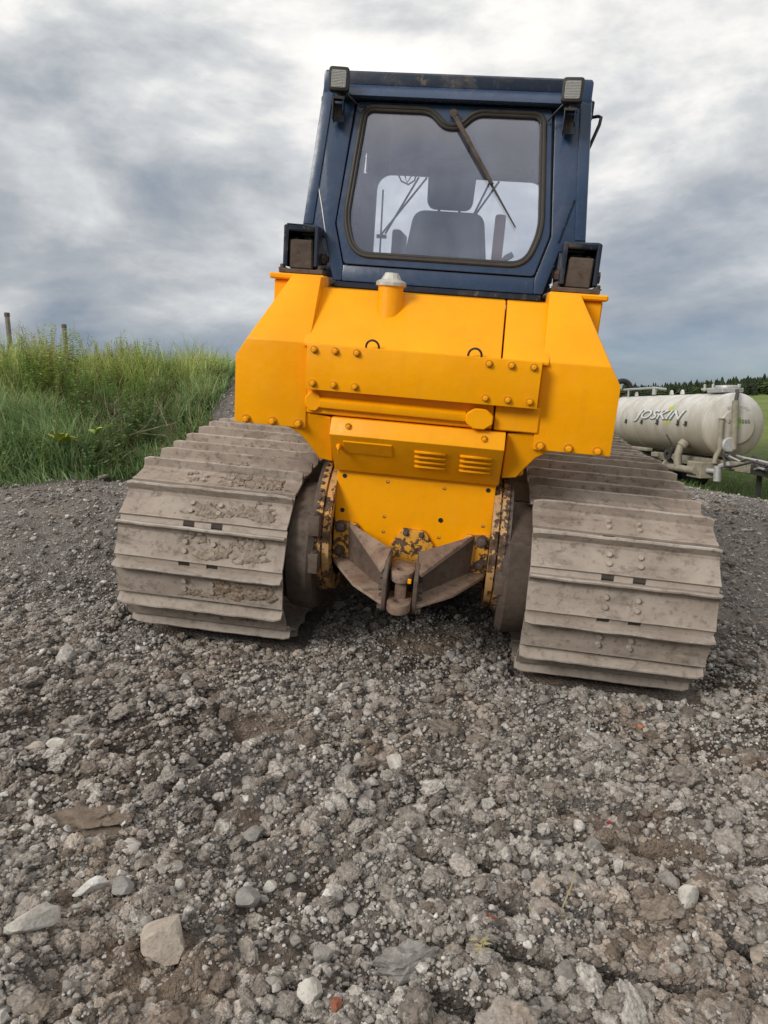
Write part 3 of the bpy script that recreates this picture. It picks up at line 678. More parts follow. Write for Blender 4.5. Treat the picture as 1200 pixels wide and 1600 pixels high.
for side in (-1, 1):
    cx = side*1.09
    # joined chain links, bushes and pads seen through the notches
    bm = B()
    start = SL[90]+(-R(5.0) if side < 0 else R(0.0))*RP
    tr_root = None; frames = []
    for i in range(NS):
        a = at_len(start+i*PITCH); b = at_len(start+(i+1)*PITCH)
        t_ = (b-a)/np.linalg.norm(b-a); mid = (a+b)/2; nrm = np.array([-t_[1], t_[0]])
        # outward normal: away from the loop's middle
        cen = np.array([1.5, -.36])
        if np.dot(nrm, mid-np.array([np.clip(mid[0], CY, 2.95), -.36])) < 0: nrm = -nrm
        frames.append((mid, t_, nrm))
        for sx in (-.095, .055):
            hexa(bm, [(cx+sx, *(a-nrm*.05-t_*.0)), (cx+sx, *(b-nrm*.05)), (cx+sx, *(b+nrm*.02)), (cx+sx, *(a+nrm*.02))],
                 [(cx+sx+.04, *(a-nrm*.05)), (cx+sx+.04, *(b-nrm*.05)), (cx+sx+.04, *(b+nrm*.02)), (cx+sx+.04, *(a+nrm*.02))])
        cyl(bm, (cx-.11, *a), (cx+.11, *a), .030, n=10)
    chain = fin('track', bm, M['chain'], doz)
    chain['label'] = 'left track with mud caked on its shoes' if side < 0 else 'right track with cleaner dusty shoes'
    for i, (mid, t_, nrm) in enumerate(frames):
        o = bpy.data.objects.new('track_shoe', SHOES[(i*3+(side > 0)*2) % 7]); link(o, chain)
        jit = rng.normal(0, .004)
        sgn = 1
        mat_ = Matrix(((1, 0, 0, cx+rng.normal(0, .003)), (0, t_[0], nrm[0], mid[0]), (0, t_[1], nrm[1], mid[1]), (0, 0, 0, 1)))
        o.matrix_local = mat_ @ Matrix.Rotation(rng.normal(0, .006), 4, 'X') @ Matrix.Rotation(rng.normal(0, .003), 4, 'Z')
        mp, mz = mid
        back = mz > -.75 and mp < 1.9
        if back and side < 0:
            me = mud_mesh(i+1, -.36 if i % 2 else -.28, .458, -.062, .108, -.10 if (mz < .05 and mz > -.55) else .05, .028, M['mud'])
            if me: mo = put('dried_mud', me, chain, (0, 0, 0)); mo.matrix_local = mat_; mo['kind'] = 'stuff'
        elif back and side > 0 and mz > .03 and mp > .05:
            me = mud_mesh(i+40, -.25, .35, -.04, .10, .17, .03, M['mud_dark'])
            if me: mo = put('dried_mud', me, chain, (0, 0, 0)); mo.matrix_local = mat_; mo['kind'] = 'stuff'
        elif back and side > 0:
            me = mud_mesh(i+80, -.2, .35, -.04, .10, .36, .015, M['mud'])
            if me: mo = put('dried_mud', me, chain, (0, 0, 0)); mo.matrix_local = mat_; mo['kind'] = 'stuff'
    # roller frame, sprocket, idler
    bm = B(); box(bm, cx-.17, cx+.17, .55, 2.55, -.60, -.22); box(bm, cx-.06, cx+.06, .85, 1.05, -.22, -.02)
    fin('roller_frame', bm, M['rusty'], doz, .01)
    bm = B(); lathe(bm, (cx-.05, CY, CZ), (1, 0, 0), [(0, 0), (0, .385), (.1, .385), (.1, 0)], 40)
    fin('sprocket', bm, M['rusty'], doz)
    bm = B(); lathe(bm, (cx-.10, 2.95, -.37), (1, 0, 0), [(0, 0), (0, .34), (.05, .35), (.05, .37), (.15, .37), (.15, .35), (.2, .34), (.2, 0)], 40)
    fin('idler_wheel', bm, M['rusty'], doz)
    bm = B()
    lathe(bm, (cx-.10, .95, -.0), (1, 0, 0), [(0, 0), (0, .075), (.2, .075), (.2, 0)], 20); fin('carrier_roller', bm, M['rusty'], doz)
    # final drive drum between hull and track
    sx = side
    bm = B(); lathe(bm, (sx*.50, CY, CZ+.06), (sx, 0, 0), [(0, 0), (0, .345), (.03, .365), (.14, .355), (.17, .32), (.4, .25), (.4, 0)], 48)
    fin('final_drive', bm, M['rusty'], doz)
    # bolted flange on the hull side
    fc = (.21, -.165)
    bm = B(); lathe(bm, (sx*.425, fc[0], fc[1]), (sx, 0, 0), [(0, .30), (0, .385), (.035, .385), (.035, .372), (.045, .372), (.045, .395), (.078, .395), (.078, .30)], 56)
    fl = fin('drive_flange', bm, M['yellow_rust'], doz, ang=40)
    bm = B(); lathe(bm, (sx*.505, fc[0], fc[1]), (sx, 0, 0), [(0, .29), (0, .385), (.02, .385), (.02, .29)], 56)
    fin('flange_rim', bm, M['rust_brown'], fl)
    for k in range(26):
        t_ = R(100+k*6.6); y, z = fc[0]+.40*math.cos(t_), fc[1]+.40*math.sin(t_)
        o = put('bolt', BD, fl, (sx*.495, y+.012*-math.cos(t_), z-.012*math.sin(t_)), scale=.75); o.rotation_euler = (t_-math.pi/2*3-math.pi, 0, 0)
        o.rotation_euler = Euler((R(0)+t_+math.pi, 0, 0)); 
    for z in ((-.035, -.245) if sx < 0 else (-.245,)):
        bm = B(); box(bm, sx*.498-.03, sx*.498+.03, -.235, -.10, z-.09, z+.02)
        lg = fin('lug', bm, M['rust_brown'], fl, .008, 2)
        bm = B(); cyl(bm, (sx*.498, -.20, z+.018), (sx*.498, -.20, z+.034), .026, .024, 8); cyl(bm, (sx*.498, -.20, z+.034), (sx*.498, -.20, z+.038), .012, .012, 8); fin('lug_bolt', bm, M['rusty'], fl)

# --- hull
bm = B(); prism_x(bm, [(0, .215), (.02, -.33), (.30, -.50), (2.9, -.42), (2.9, .35), (.9, .45), (.15, .45)], -.425, .425)
fin('hull', bm, M['yellow_rust'], doz, .008)
bm = B(); box(bm, -.56, .56, .02, 1.9, .25, .86); fin('tank_body', bm, M['yellow'], doz, .01)
# engine hood ahead of the cab
bm = B(); prism_x(bm, [(1.75, .45), (3.3, .42), (3.35, .95), (1.75, 1.12)], -.42, .42); fin('engine_hood', bm, M['yellow'], doz, .03, 2)
# rear inspection plate with its holes
bm = B(); prism(bm, [(-.425, .205), (.425, .205), (.428, -.10), (.428, -.30), (-.428, -.30), (-.430, -.10)], -.022, -.002)
rp = fin('rear_plate', bm, M['yellow'], doz, .003)
bm = B(); lathe(bm, (0, 0, 0), (0, -1, 0), [(0, 0), (0, .0125), (.0012, .0125), (.0012, 0)], 14); hm = bpy.data.meshes.new('bolt_hole'); bmesh.ops.recalc_face_normals(bm, faces=bm.faces); bm.to_mesh(hm); bm.free(); hm.materials.append(M['black'])
for x, z, k in ((-.385, .168, 1), (-.387, -.024, 1), (.387, .167, 1), (.152, -.024, 1.1)): put('bolt_hole', hm, rp, (x, -.0225, z), scale=k)
bm = B(); lathe(bm, (0, 0, 0), (0, -1, 0), [(0, .011), (.002, .010), (.002, .006), (0, .005)], 12); pm = bpy.data.meshes.new('plug'); bmesh.ops.recalc_face_normals(bm, faces=bm.faces); bm.to_mesh(pm); bm.free(); pm.materials.append(M['yellow_chip'])
for x, z in ((-.15, .16), (.155, .155), (-.155, -.035), (-.155, -.12), (.38, -.03), (.15, -.12)): put('plug', pm, rp, (x, -.0225, z))

# --- louvred panel under the tank: upper lip leans out, lower face tucks in
bm = B(); prism_x(bm, [(-.215, .507), (-.250, .425), (-.055, .205), (.06, .205), (.06, .507)], -.437, .437)
lp = fin('louvre_panel', bm, M['yellow'], doz, .006, 2)
nrm = Vector((0, -(.425-.205), -.195)).normalized(); tdn = Vector((0, .195, -.220)).normalized()     # outward normal, direction down the face
org = Vector((0, -.250, .425)); LRX = math.atan2(-nrm.z, -nrm.y)
def onface(x, d, off=0.0): return org+tdn*d+nrm*off+Vector((x, 0, 0))
bm = B()
L_ = .165; pr_ = [(-.008, 0), (.0, .012), (.008, .014), (.014, .0)]
A_ = []; 
hexa(bm, [(-L_/2, 0, .0), (-L_/2, -.013, -.002), (-L_/2, -.012, -.016), (-L_/2, 0, -.013)], [(L_/2, 0, .0), (L_/2, -.013, -.002), (L_/2, -.012, -.016), (L_/2, 0, -.013)])
bmesh.ops.recalc_face_normals(bm, faces=bm.faces); bmesh.ops.bevel(bm, geom=bm.edges[:], offset=.004, segments=2, affect='EDGES'); sm_ = bpy.data.meshes.new('louvre_slat'); bm.to_mesh(sm_); bm.free(); sm_.materials.append(M['yellow'])
sm_.polygons.foreach_set('use_smooth', np.ones(len(sm_.polygons), dtype=bool))
bm = B(); hexa(bm, [(-L_/2, 0, -.014), (-L_/2, -.004, -.014), (-L_/2, -.004, -.020), (-L_/2, 0, -.020)], [(L_/2, 0, -.014), (L_/2, -.004, -.014), (L_/2, -.004, -.020), (L_/2, 0, -.020)])
bmesh.ops.recalc_face_normals(bm, faces=bm.faces); sl_ = bpy.data.meshes.new('louvre_slot'); bm.to_mesh(sl_); bm.free(); sl_.materials.append(M['rust_brown'])
for xc in (.075, .305):
    for k in range(4):
        c_ = onface(xc, .060+k*.040, 0)
        o = put('louvre_slat', sm_, lp, c_); o.rotation_euler = (LRX, 0, 0)
        o = put('louvre_slot', sl_, lp, c_); o.rotation_euler = (LRX, 0, 0)
bm = B(); box(bm, -.125, .125, -.006, .002, -.045, .045); hm2 = fin('hatch', bm, M['yellow'], lp, .002); hm2.location = onface(-.245, .085); hm2.rotation_euler = (LRX, 0, 0)
bm = B(); tube(bm, [(-.145, -.006, .02), (-.148, -.03, .01), (-.146, -.035, -.02)], .006, 6); cyl(bm, (-.15, 0, 0), (-.15, -.02, 0), .014, .012, 10); o = fin('latch', bm, M['yellow'], hm2)
for x in (-.345, .335): put('bolt', BY, lp, (x, -.232, .472), (R(20), 0, 0), .85)

# --- wing plates either side of the louvres, curving up over the tracks
for side in (-1, 1):
    poly = [(.445, .50), (.60, .515), (.72, .44), (.655, .425), (.600, .385), (.555, .320), (.520, .262), (.445, .250)]
    pp = [(side*x, z, (.20-.0)*max(0, (.44-z))/.20*.55) for x, z in poly]
    bm = B(); prism(bm, pp, -.182, -.02); fin('wing_plate', bm, M['yellow'], doz, .006)

# --- hose guard between louvres and the bolted cross plate
bm = B(); box(bm, -.572, .365, -.198, .05, .515, .642); hb = fin('recess_panel', bm, M['yellow'], doz, .006)
bm = B(); hexa(bm, [(-.50, -.20, .545), (-.50, -.232, .552), (-.50, -.238, .588), (-.50, -.20, .606)], [(.235, -.20, .540), (.235, -.232, .547), (.235, -.238, .583), (.235, -.20, .601)]); fin('guard_bar', bm, M['yellow'], hb, .008, 2)
bm = B(); oc = [(.30+.072*math.cos(R(a)), .567+.055*math.sin(R(a))) for a in range(22, 382, 45)]; prism(bm, oc, -.25, -.19); fin('guard_boss', bm, M['yellow'], hb, .006)
bm = B(); oc = [(-.535+.045*math.cos(R(a)), .577+.052*math.sin(R(a))) for a in range(22, 382, 45)]; prism(bm, oc, -.222, -.19); fin('guard_boss', bm, M['yellow'], hb, .006)
bm = B(); box(bm, .374, .59, -.205, .05, .515, .640); fin('side_block', bm, M['yellow'], doz, .006)

# --- fuel tank with sloping back
bm = B(); prism_x(bm, [(-.212, .845), (-.212, .860), (.105, 1.134), (.35, 1.15), (.35, .845)], -.60, .372)
ft = fin('fuel_tank', bm, M['yellow'], doz, .007, 2)
bm = B(); prism_x(bm, [(-.212, .845), (-.212, .860), (.105, 1.134), (.35, 1.15), (.35, .845)], .380, .60)
fin('tank_side_panel', bm, M['yellow'], doz, .007, 2)
bm = B(); tube(bm, [(-.215, .02, .98), (-.215, .035, 1.08), (-.215, .04, 1.165)], [.066, .066, .064], 28); fin('filler_neck', bm, M['yellow'], ft, ang=50)
bm = B(); lathe(bm, (-.215, .04, 1.162), (0, 0, 1), [(0, 0), (0, .072), (.004, .078), (.02, .078), (.026, .070), (.034, .052), (.055, .040), (.066, .034), (.068, 0)], 12); fin('filler_cap', bm, M['cap'], ft, ang=20)
for x in (-.249, .247):
    bm = B(); tube(bm, [(x+.032*math.cos(t), -.235-.012*math.sin(t), .866+.034*math.sin(t)) for t in np.linspace(-.3, math.pi+.3, 14)], .0055, 8); fin('lifting_eye', bm, M['black'], ft)
# --- bolted cross plate
bm = B(); prism(bm, [(-.566, .862), (.566, .862), (.566, .642), (-.566, .642)], -.27, -.19); cp = fin('cross_plate', bm, M['yellow'], doz, .004, 2)
for x in (.528, .424, .318):
    for z in (.836, .674):
        for s_ in (-1, 1): put('bolt', BY, cp, (s_*x, -.271, z), (0, rng.uniform(0, 1), 0))
# --- side covers
for side in (-1, 1):
    poly = [(.575, .434), (.951, .434), (.951, .772), (.893, .862), (.572, .862)]
    bm = B()
    yb = -.193
    lo = [(side*x, yb, z) for x, z in poly]
    top = [(side*.582, .052, 1.187), (side*.735, .052, 1.187)]
    bk = [(side*.575, .42, .434), (side*.951, .42, .434), (side*.951, .42, .772), (side*.80, .42, 1.187), (side*.582, .42, 1.187)]
    V = [bm.verts.new(q) for q in lo+top+bk]
    for f in ((0, 1, 2, 3, 4), (4, 3, 6, 5), (1, 8, 9, 2), (2, 9, 10, 6, 3), (5, 6, 10, 11), (0, 4, 5, 11, 7), (0, 7, 8, 1), (7, 11, 10, 9, 8)): bm.faces.new([V[i] for i in f])
    bmesh.ops.triangulate(bm, faces=[f for f in bm.faces if len(f.verts) == 5 and any(v == V[10] for v in f.verts)])
    sc = fin('side_cover', bm, M['yellow'], doz, .007, 2)
    for x in (.610, .747, .886): put('bolt', BY, sc, (side*x, -.194, .456), (0, rng.uniform(0, 1), 0), 1.25)
    # cab mount pedestal
    bm = B(); box(bm, *sorted((side*.60, side*.862)), .16, .55, .86, 1.165); box(bm, *sorted((side*.585, side*.882)), .13, .58, 1.165, 1.196); fin('mount_pedestal', bm, M['yellow'], doz, .008)
    bm = B(); box(bm, *sorted((side*.60, side*.84)), .16, .52, 1.198, 1.222); mb = fin('mount_base', bm, M['rust_brown'], doz, .004)
    bm = B(); prism(bm, [(side*.660, 1.222), (side*.790, 1.222), (side*.795, 1.372), (side*.668, 1.372)], .185, .40); fin('mount_block', bm, M['rusty'], mb, .008)
    bm = B()
    for x in (.690, .770): cyl(bm, (side*x, .25, 1.372), (side*x, .25, 1.384), .016, n=8)
    fin('mount_studs', bm, M['rust_brown'], mb)
    bm = B(); box(bm, *sorted((side*.800, side*.822)), .17, .42, 1.235, 1.442); box(bm, *sorted((side*.632, side*.654)), .17, .42, 1.235, 1.442); box(bm, *sorted((side*.654, side*.800)), .17, .42, 1.412, 1.442); box(bm, *sorted((side*.654, side*.800)), .405, .42, 1.235, 1.412)
    fin('mount_bracket', bm, M['blue_dark'], mb, .006)
    bm = B(); cyl(bm, (side*.60, .29, 1.285), (side*.845, .29, 1.285), .018, n=10); cyl(bm, (side*.823, .29, 1.285), (side*.845, .29, 1.285), .03, n=6); cyl(bm, (side*.61, .29, 1.285), (side*.632, .29, 1.285), .03, n=6); fin('mount_pin', bm, M['rust_brown'], mb)
    for x, y in ((.62, .19), (.825, .19)): put('bolt', BR, mb, (side*x, y, 1.222), (R(-90), 0, 0), .8)

# --- cab (rear face leans forward: y = .221 + .2 (z - 1.189))
def cy_(z, off=0.0): return .221+.2*(z-1.189)+off
cab = empty('cab', doz)
FRONT = 1.66
def slab(name, poly, t0, t1, mat, parent, bev=.006):     # polygon (x, z) on the leaning rear face, from offset t0 to t1
    bm = B(); hexa(bm, [(x, cy_(z, t0), z) for x, z in poly], [(x, cy_(z, t1), z) for x, z in poly]); return fin(name, bm, mat, parent, bev, 2)
# rear pillars
for side in (-1, 1):
    # outer strip and inner strip meet along a crease; below it tapers in to the sill
    slab('rear_pillar', [(side*a, z) for a, z in ((.517, 2.105), (.700, 2.16), (.752, 1.40), (.620, 1.40), (.558, 1.18), (.508, 1.18), (.508, 1.262), (.570, 1.472))], 0, .07, M['blue'], cab, .010)
    bm = B(); hexa(bm, [(side*.640, cy_(2.14, -.010), 2.14), (side*.698, cy_(2.14, -.006), 2.14), (side*.745, cy_(1.46, -.006), 1.46), (side*.690, cy_(1.46, -.010), 1.46)],
                   [(side*.640, cy_(2.14, .02), 2.14), (side*.698, cy_(2.14, .02), 2.14), (side*.745, cy_(1.46, .02), 1.46), (side*.690, cy_(1.46, .02), 1.46)]); fin('pillar_cap', bm, M['blue'], cab, .006, 2)
slab('rear_sill', [(-.508, 1.263), (.508, 1.263), (.508, 1.18), (-.508, 1.18)], .001, .07, M['blue'], cab)
bm = B(); box(bm, -.552, .552, .225, .40, 1.145, 1.179); fin('sill_rail', bm, M['blue_dark'], cab, .006)
# window frame (a hinged hexagon standing slightly proud)
def ring(name, outer, inner, t0, t1, mat, parent, bev=.004):
    bm = B(); n = len(outer); vs_ = []
    for poly, t in ((outer, t0), (inner, t0), (inner, t1), (outer, t1)): vs_.append([bm.verts.new((x, cy_(z, t), z)) for x, z in poly])
    for k in range(4):
        A_, B_ = vs_[k], vs_[(k+1) % 4]
        for i in range(n): bm.faces.new((A_[i], A_[(i+1) % n], B_[(i+1) % n], B_[i]))
    return fin(name, bm, mat, parent, bev)
def rounded(poly, rad, n=6):
    out = []
    for i, (p_, r_) in enumerate(zip(poly, rad)):
        a = Vector(poly[i-1]); b = Vector(p_); c = Vector(poly[(i+1) % len(poly)])
        d1 = (a-b).normalized(); d2 = (c-b).normalized()
        p1 = b+d1*r_; p2 = b+d2*r_
        for k in range(n+1):
            t = k/n; out.append(tuple(p1*(1-t)**2+b*2*t*(1-t)+p2*t*t))
    return out
GL = [(-.462, 2.060), (-.115, 2.060), (-.035, 1.985), (.045, 1.985), (.120, 2.060), (.462, 2.060), (.512, 1.500), (.452, 1.322), (-.452, 1.322), (-.512, 1.500)]
RD = [.05, .05, .035, .035, .05, .05, .07, .085, .085, .07]
gl_in = rounded(GL, RD)
def offset(poly, d):
    n = len(poly); out = []
    for i in range(n):
        a = Vector(poly[i-1]); b = Vector(poly[i]); c = Vector(poly[(i+1) % n])
        t_ = (c-a).normalized(); nr = Vector((-t_.y, t_.x)); out.append(tuple(b+nr*d))
    return out
area = sum(gl_in[i-1][0]*gl_in[i][1]-gl_in[i][0]*gl_in[i-1][1] for i in range(len(gl_in)))
og = 1 if area < 0 else -1
FO = [(-.505, 2.092), (-.10, 2.092), (-.04, 2.092), (.05, 2.092), (.10, 2.092), (.505, 2.092), (.562, 1.474), (.503, 1.268), (-.503, 1.268), (-.562, 1.474)]
fo = rounded(FO, [.02, .01, .01, .01, .01, .02, .02, .02, .02, .02])
rw = ring('rear_window_frame', fo, offset(gl_in, og*.012), -.012, .03, M['blue'], cab, .003)
rw['label'] = 'navy hinged frame of the rear window with a notch at its top'
ring('frame_backing', offset(fo, og*.04), offset(fo, -og*.022), .034, .05, M['black'], cab, 0)
# rubber gasket: two ribs
for k, (d, t, r_) in enumerate(((.009, -.014, .011), (-.006, -.008, .009))):
    bm = B(); tube(bm, [(x, cy_(z, t), z) for x, z in offset(gl_in, og*d)], r_, 8, True); fin('gasket', bm, M['gasket'], rw)
bm = B(); gp = offset(gl_in, og*.004); hexa(bm, [(x, cy_(z, .003), z) for x, z in gp], [(x, cy_(z, .008), z) for x, z in gp]); fin('window_pane', bm, M['glass'], rw, smooth=False)
bm = B(); tube(bm, [(x, cy_(z, -.0015), z) for x, z in ((-.668, 1.86), (-.684, 1.70), (-.680, 1.66), (-.650, 1.55), (-.626, 1.45), (-.618, 1.42))], [.0012, .002, .0025, .003, .0025, .0015], 6); fin('paint_scratch', bm, M['cap'], cab)
bm = B()
for k in range(34):
    t = k/33; x, z = (.668+(.612-.668)*t, 1.655+(1.445-1.655)*t)
    cyl(bm, (x+random.uniform(-.002, .002), cy_(z, .002), z), (x, cy_(z, -.006), z), .0065, .003, 6)
fin('weld_bead', bm, M['blue_dark'], cab)
# roof, visor band
bm = B(); prism_x(bm, [(.405, 2.176), (.405, 2.232), (.425, 2.246), (1.75, 2.255), (1.80, 2.20), (1.80, 2.16), (.47, 2.13)], -.693, .693); fin('roof', bm, M['blue_dark'], cab, .012, 2)
bm = B(); prism_x(bm, [(.400, 2.174), (.330, 2.106), (.345, 2.100), (.47, 2.10), (.47, 2.174)], -.60, .60); fin('visor', bm, M['blue'], cab, .006, 2)
for side in (-1, 1):
    bm = B(); prism_x(bm, [(.402, 2.235), (.402, 2.10), (.50, 2.10), (.50, 2.235)], *sorted((side*.602, side*.697))); fin('roof_corner', bm, M['blue'], cab, .012, 2)
# side walls: sills, front posts, door posts, headers (hollow, so the sky shows through)
for side in (-1, 1):
    def sx_(z): return .752-.068*(z-1.40)      # side wall leans inward
    def wall(name, quad, mat=M['blue'], th=.045):
        bm = B(); hexa(bm, [(side*sx_(z), y, z) for y, z in quad], [(side*(sx_(z)-th), y, z) for y, z in quad]); return fin(name, bm, mat, cab, .006)
    wall('side_sill', [(.33, 1.16), (FRONT, 1.16), (FRONT, 1.42), (.33, 1.42)])
    wall('side_header', [(.42, 2.06), (FRONT, 2.06), (FRONT, 2.17), (.44, 2.17)])
    wall('door_post', [(.98, 1.42), (1.06, 1.42), (1.06, 2.06), (.98, 2.06)])
    wall('front_post', [(FRONT-.10, 1.42), (FRONT, 1.42), (FRONT, 2.06), (FRONT-.10, 2.06)])
    wall('corner_post', [(.29, 1.42), (.40, 1.42), (.52, 2.06), (.42, 2.06)])
    for ya, yb in ((.40, .98), (1.06, FRONT-.10)):
        bm = B(); hexa(bm, [(side*(sx_(z)-.02), y, z) for y, z in ((ya, 1.42), (yb, 1.42), (yb, 2.06), (ya+.1*(ya < .5), 2.06))], [(side*(sx_(z)-.025), y, z) for y, z in ((ya, 1.42), (yb, 1.42), (yb, 2.06), (ya+.1*(ya < .5), 2.06))]); fin('side_pane', bm, M['glass_clear'], cab, smooth=False)
# front wall
bm = B(); box(bm, -.66, .66, FRONT, FRONT+.05, 1.955, 2.14); fin('front_header', bm, M['interior'], cab, .01)
bm = B(); box(bm, -.70, .70, FRONT, FRONT+.05, 1.16, 1.30); fin('front_sill', bm, M['interior'], cab, .01)
for sx_0, sg in ((-.576, 1), (.586, -1)):
    bm = B(); prism(bm, [(sx_0, 1.956)]+[(sx_0+sg*(.10-.10*math.cos(t)), 1.956-.10+.10*math.sin(t)) for t in np.linspace(0, math.pi/2, 7)], FRONT+.001, FRONT+.048); fin('corner_fillet', bm, M['interior'], cab)
for x0, x1 in ((-.71, -.575), (.585, .71)):
    bm = B(); box(bm, x0, x1, FRONT, FRONT+.05, 1.30, 1.955); fin('front_pillar', bm, M['interior'], cab, .01)
bm = B(); box(bm, -.575, .585, FRONT+.02, FRONT+.025, 1.30, 1.955); fin('windscreen', bm, M['glass_clear'], cab, smooth=False)
bm = B(); prism_x(bm, [(.50, 2.085), (.55, 2.10), (1.3, 2.09), (FRONT, 2.03), (FRONT, 2.125), (.50, 2.125)], -.64, .64); fin('ceiling_lining', bm, M['interior'], cab, .01)
bm = B(); box(bm, -.69, .69, .35, FRONT, 1.14, 1.165); fin('cab_floor', bm, M['interior'], cab)
# air duct across the front of the ceiling
bm = B(); hexa(bm, [(-.30, FRONT-.25, 2.02), (.30, FRONT-.25, 2.02), (.24, FRONT-.25, 2.09), (-.24, FRONT-.25, 2.09)], [(-.50, FRONT-.02, 1.97), (.50, FRONT-.02, 1.97), (.5, FRONT-.02, 2.06), (-.5, FRONT-.02, 2.06)]); fin('ceiling_duct', bm, M['interior'], cab, .01)
# front wipers
for x0, x1, xm in ((-.232, -.53, -.29), (.27, .02, .21)):
    bm = B(); tube(bm, [(x0, FRONT+.055, 1.955), (x1, FRONT+.055, 1.56)], .008, 6); tube(bm, [(xm, FRONT+.06, 1.955), (x1+.03, FRONT+.06, 1.57)], .008, 6)
    tube(bm, [(x1-.005, FRONT+.05, 1.86), (x1, FRONT+.05, 1.56), (x1+.002, FRONT+.05, 1.36)], .007, 6); cyl(bm, (x1-.03, FRONT+.055, 1.55), (x1+.04, FRONT+.055, 1.55), .014, n=8)
    fin('front_wiper', bm, M['black'], cab)
bm = B(); tube(bm, [(-.43, FRONT-.02, 1.96), (-.40, FRONT-.03, 1.91), (-.35, FRONT-.03, 1.89), (-.31, FRONT-.02, 1.92), (-.30, FRONT-.02, 1.96)], .006, 6); tube(bm, [(-.38, FRONT-.02, 1.95), (-.36, FRONT-.03, 1.90), (-.33, FRONT-.02, 1.955)], .005, 6); fin('cable_loop', bm, M['black'], cab)
# rear wiper
bm = B()
for k in range(1): pass
wz0, wz1 = 2.040, 1.505
def wp(t, x_off=0, off=-.045): x = .008+(.381-.008)*t+x_off; z = wz0+(wz1-wz0)*t; return (x, cy_(z, off), z)
hexa(bm, [wp(0, -.016), wp(.62, -.010), wp(.62, -.010, -.030), wp(0, -.016, -.030)], [wp(0, .016), wp(.62, .010), wp(.62, .010, -.030), wp(0, .016, -.030)])
wi = fin('rear_wiper', bm, M['rusty'], cab, .003)
bm = B(); hexa(bm, [wp(.30, -.016, -.028), wp(1.0, -.002, -.028), wp(1.0, -.002, -.004), wp(.30, -.016, -.004)], [wp(.30, .004, -.028), wp(1.0, .004, -.028), wp(1.0, .004, -.004), wp(.30, .004, -.004)]); fin('wiper_blade', bm, M['gasket'], wi)
bm = B(); cyl(bm, (.005, cy_(2.045, -.05), 2.045), (.005, cy_(2.045, .01), 2.045), .02, n=12); fin('wiper_pivot', bm, M['rusty'], wi)
# seat
seat = empty('seat', doz)
def cushion(name, half_b, half_t, z0, z1, yb, dep, parent, rad=.05):
    bm = B(); n = 24; rings = []
    prof = rounded([(-half_b, z0), (half_b, z0), (half_t, z1), (-half_t, z1)], [rad]*4, 7)
    cx_, cz_ = 0, (z0+z1)/2
    for t, k in ((0, .72), (.06, .90), (.16, .975), (.35, 1), (.65, 1), (.84, .975), (.94, .90), (1, .72)):
        rings.append([bm.verts.new((cx_+(x-cx_)*k, yb+dep*t+.08*(z-z0), cz_+(z-cz_)*k)) for x, z in prof])
    m_ = len(prof)
    for A_, B_ in zip(rings, rings[1:]):
        for i in range(m_): bm.faces.new((A_[i], A_[(i+1) % m_], B_[(i+1) % m_], B_[i]))
    bm.faces.new(rings[0]); bm.faces.new(rings[-1][::-1]); return fin(name, bm, M['seat'], parent, ang=60)
cushion('backrest', .265, .205, 1.22, 1.628, .72, .13, seat, .07); cushion('headrest', .132, .142, 1.636, 1.885, .75, .10, seat, .055)
bm = B(); box(bm, -.25, .25, .80, 1.25, 1.17, 1.28); fin('seat_cushion', bm, M['seat'], seat, .03, 3)
for x in (-.06, .06):
    bm = B(); cyl(bm, (x, .80, 1.58), (x, .80, 1.68), .008, n=8); fin('headrest_post', bm, M['black'], seat)
bm = B(); box(bm, -.318, -.263, .70, 1.05, 1.30, 1.505); fin('armrest', bm, M['seat'], seat, .02, 3)
bm = B(); box(bm, .272, .335, .78, 1.10, 1.20, 1.63); fin('armrest_console', bm, M['red'], cab, .02, 2)
lv = None
bm = B(); tube(bm, [(.28, .72, 1.29), (.335, .72, 1.362), (.35, .72, 1.375)], .008, 8); lv = fin('lever', bm, M['black'], cab)
bm = B(); tube(bm, [(.335, .72, 1.362), (.36, .72, 1.385), (.395, .72, 1.408)], [.012, .019, .017], 12); fin('lever_grip', bm, M['greygrip'], lv)
# work lamps on drooping brackets
for side in (-1, 1):
    cxl, czl = side*.588, (2.158 if side < 0 else 2.150)
    wl = empty('work_lamp', cab, (cxl, .285, czl)); wl.scale = (.9, .9, .9); wl.rotation_euler = (R(-4), 0, R(side*-6))
    bm = B(); prf = rounded([(-.058, -.062), (.058, -.062), (.058, .062), (-.058, .062)], [.02]*4, 4)
    prism(bm, prf, -.035, .02); fin('lamp_housing', bm, M['rubber'], wl, .006, 2)
    bm = B(); hexa(bm, [(x*.95, .02, z*.95) for x, z in prf], [(x*.6, .07, z*.6) for x, z in prf]); fin('lamp_back', bm, M['rubber'], wl)
    bm = B(); prf2 = rounded([(-.042, -.050), (.042, -.050), (.042, .042), (-.042, .042)], [.01]*4, 4); prism(bm, prf2, -.040, -.034); fin('lens', bm, M['lens'], wl, .002)
    bm = B(); cyl(bm, (0, .01, -.062), (0, .01, -.085), .016, n=10); box(bm, -.035, .035, -.01, .035, -.098, -.084); fin('lamp_foot', bm, M['black'], wl)
    bm = B(); box(bm, -.032, -.026, -.01, .10, -.20, -.085); box(bm, .026, .032, -.01, .10, -.16, -.085); box(bm, -.032, .032, .06, .066, -.20, -.10); fin('lamp_bracket', bm, M['blue_dark'], wl, .002)
    bm = B(); tube(bm, [(-side*.03, .03, -.05), (-side*.09, .05, -.09), (-side*.13, .06, -.115), (-side*.15, .08, -.10)] if side < 0 else [(-side*.03, .03, -.04), (-side*.09, .05, -.10), (-side*.12, .08, -.13)], .005, 6); fin('lamp_cable', bm, M['black'], wl)
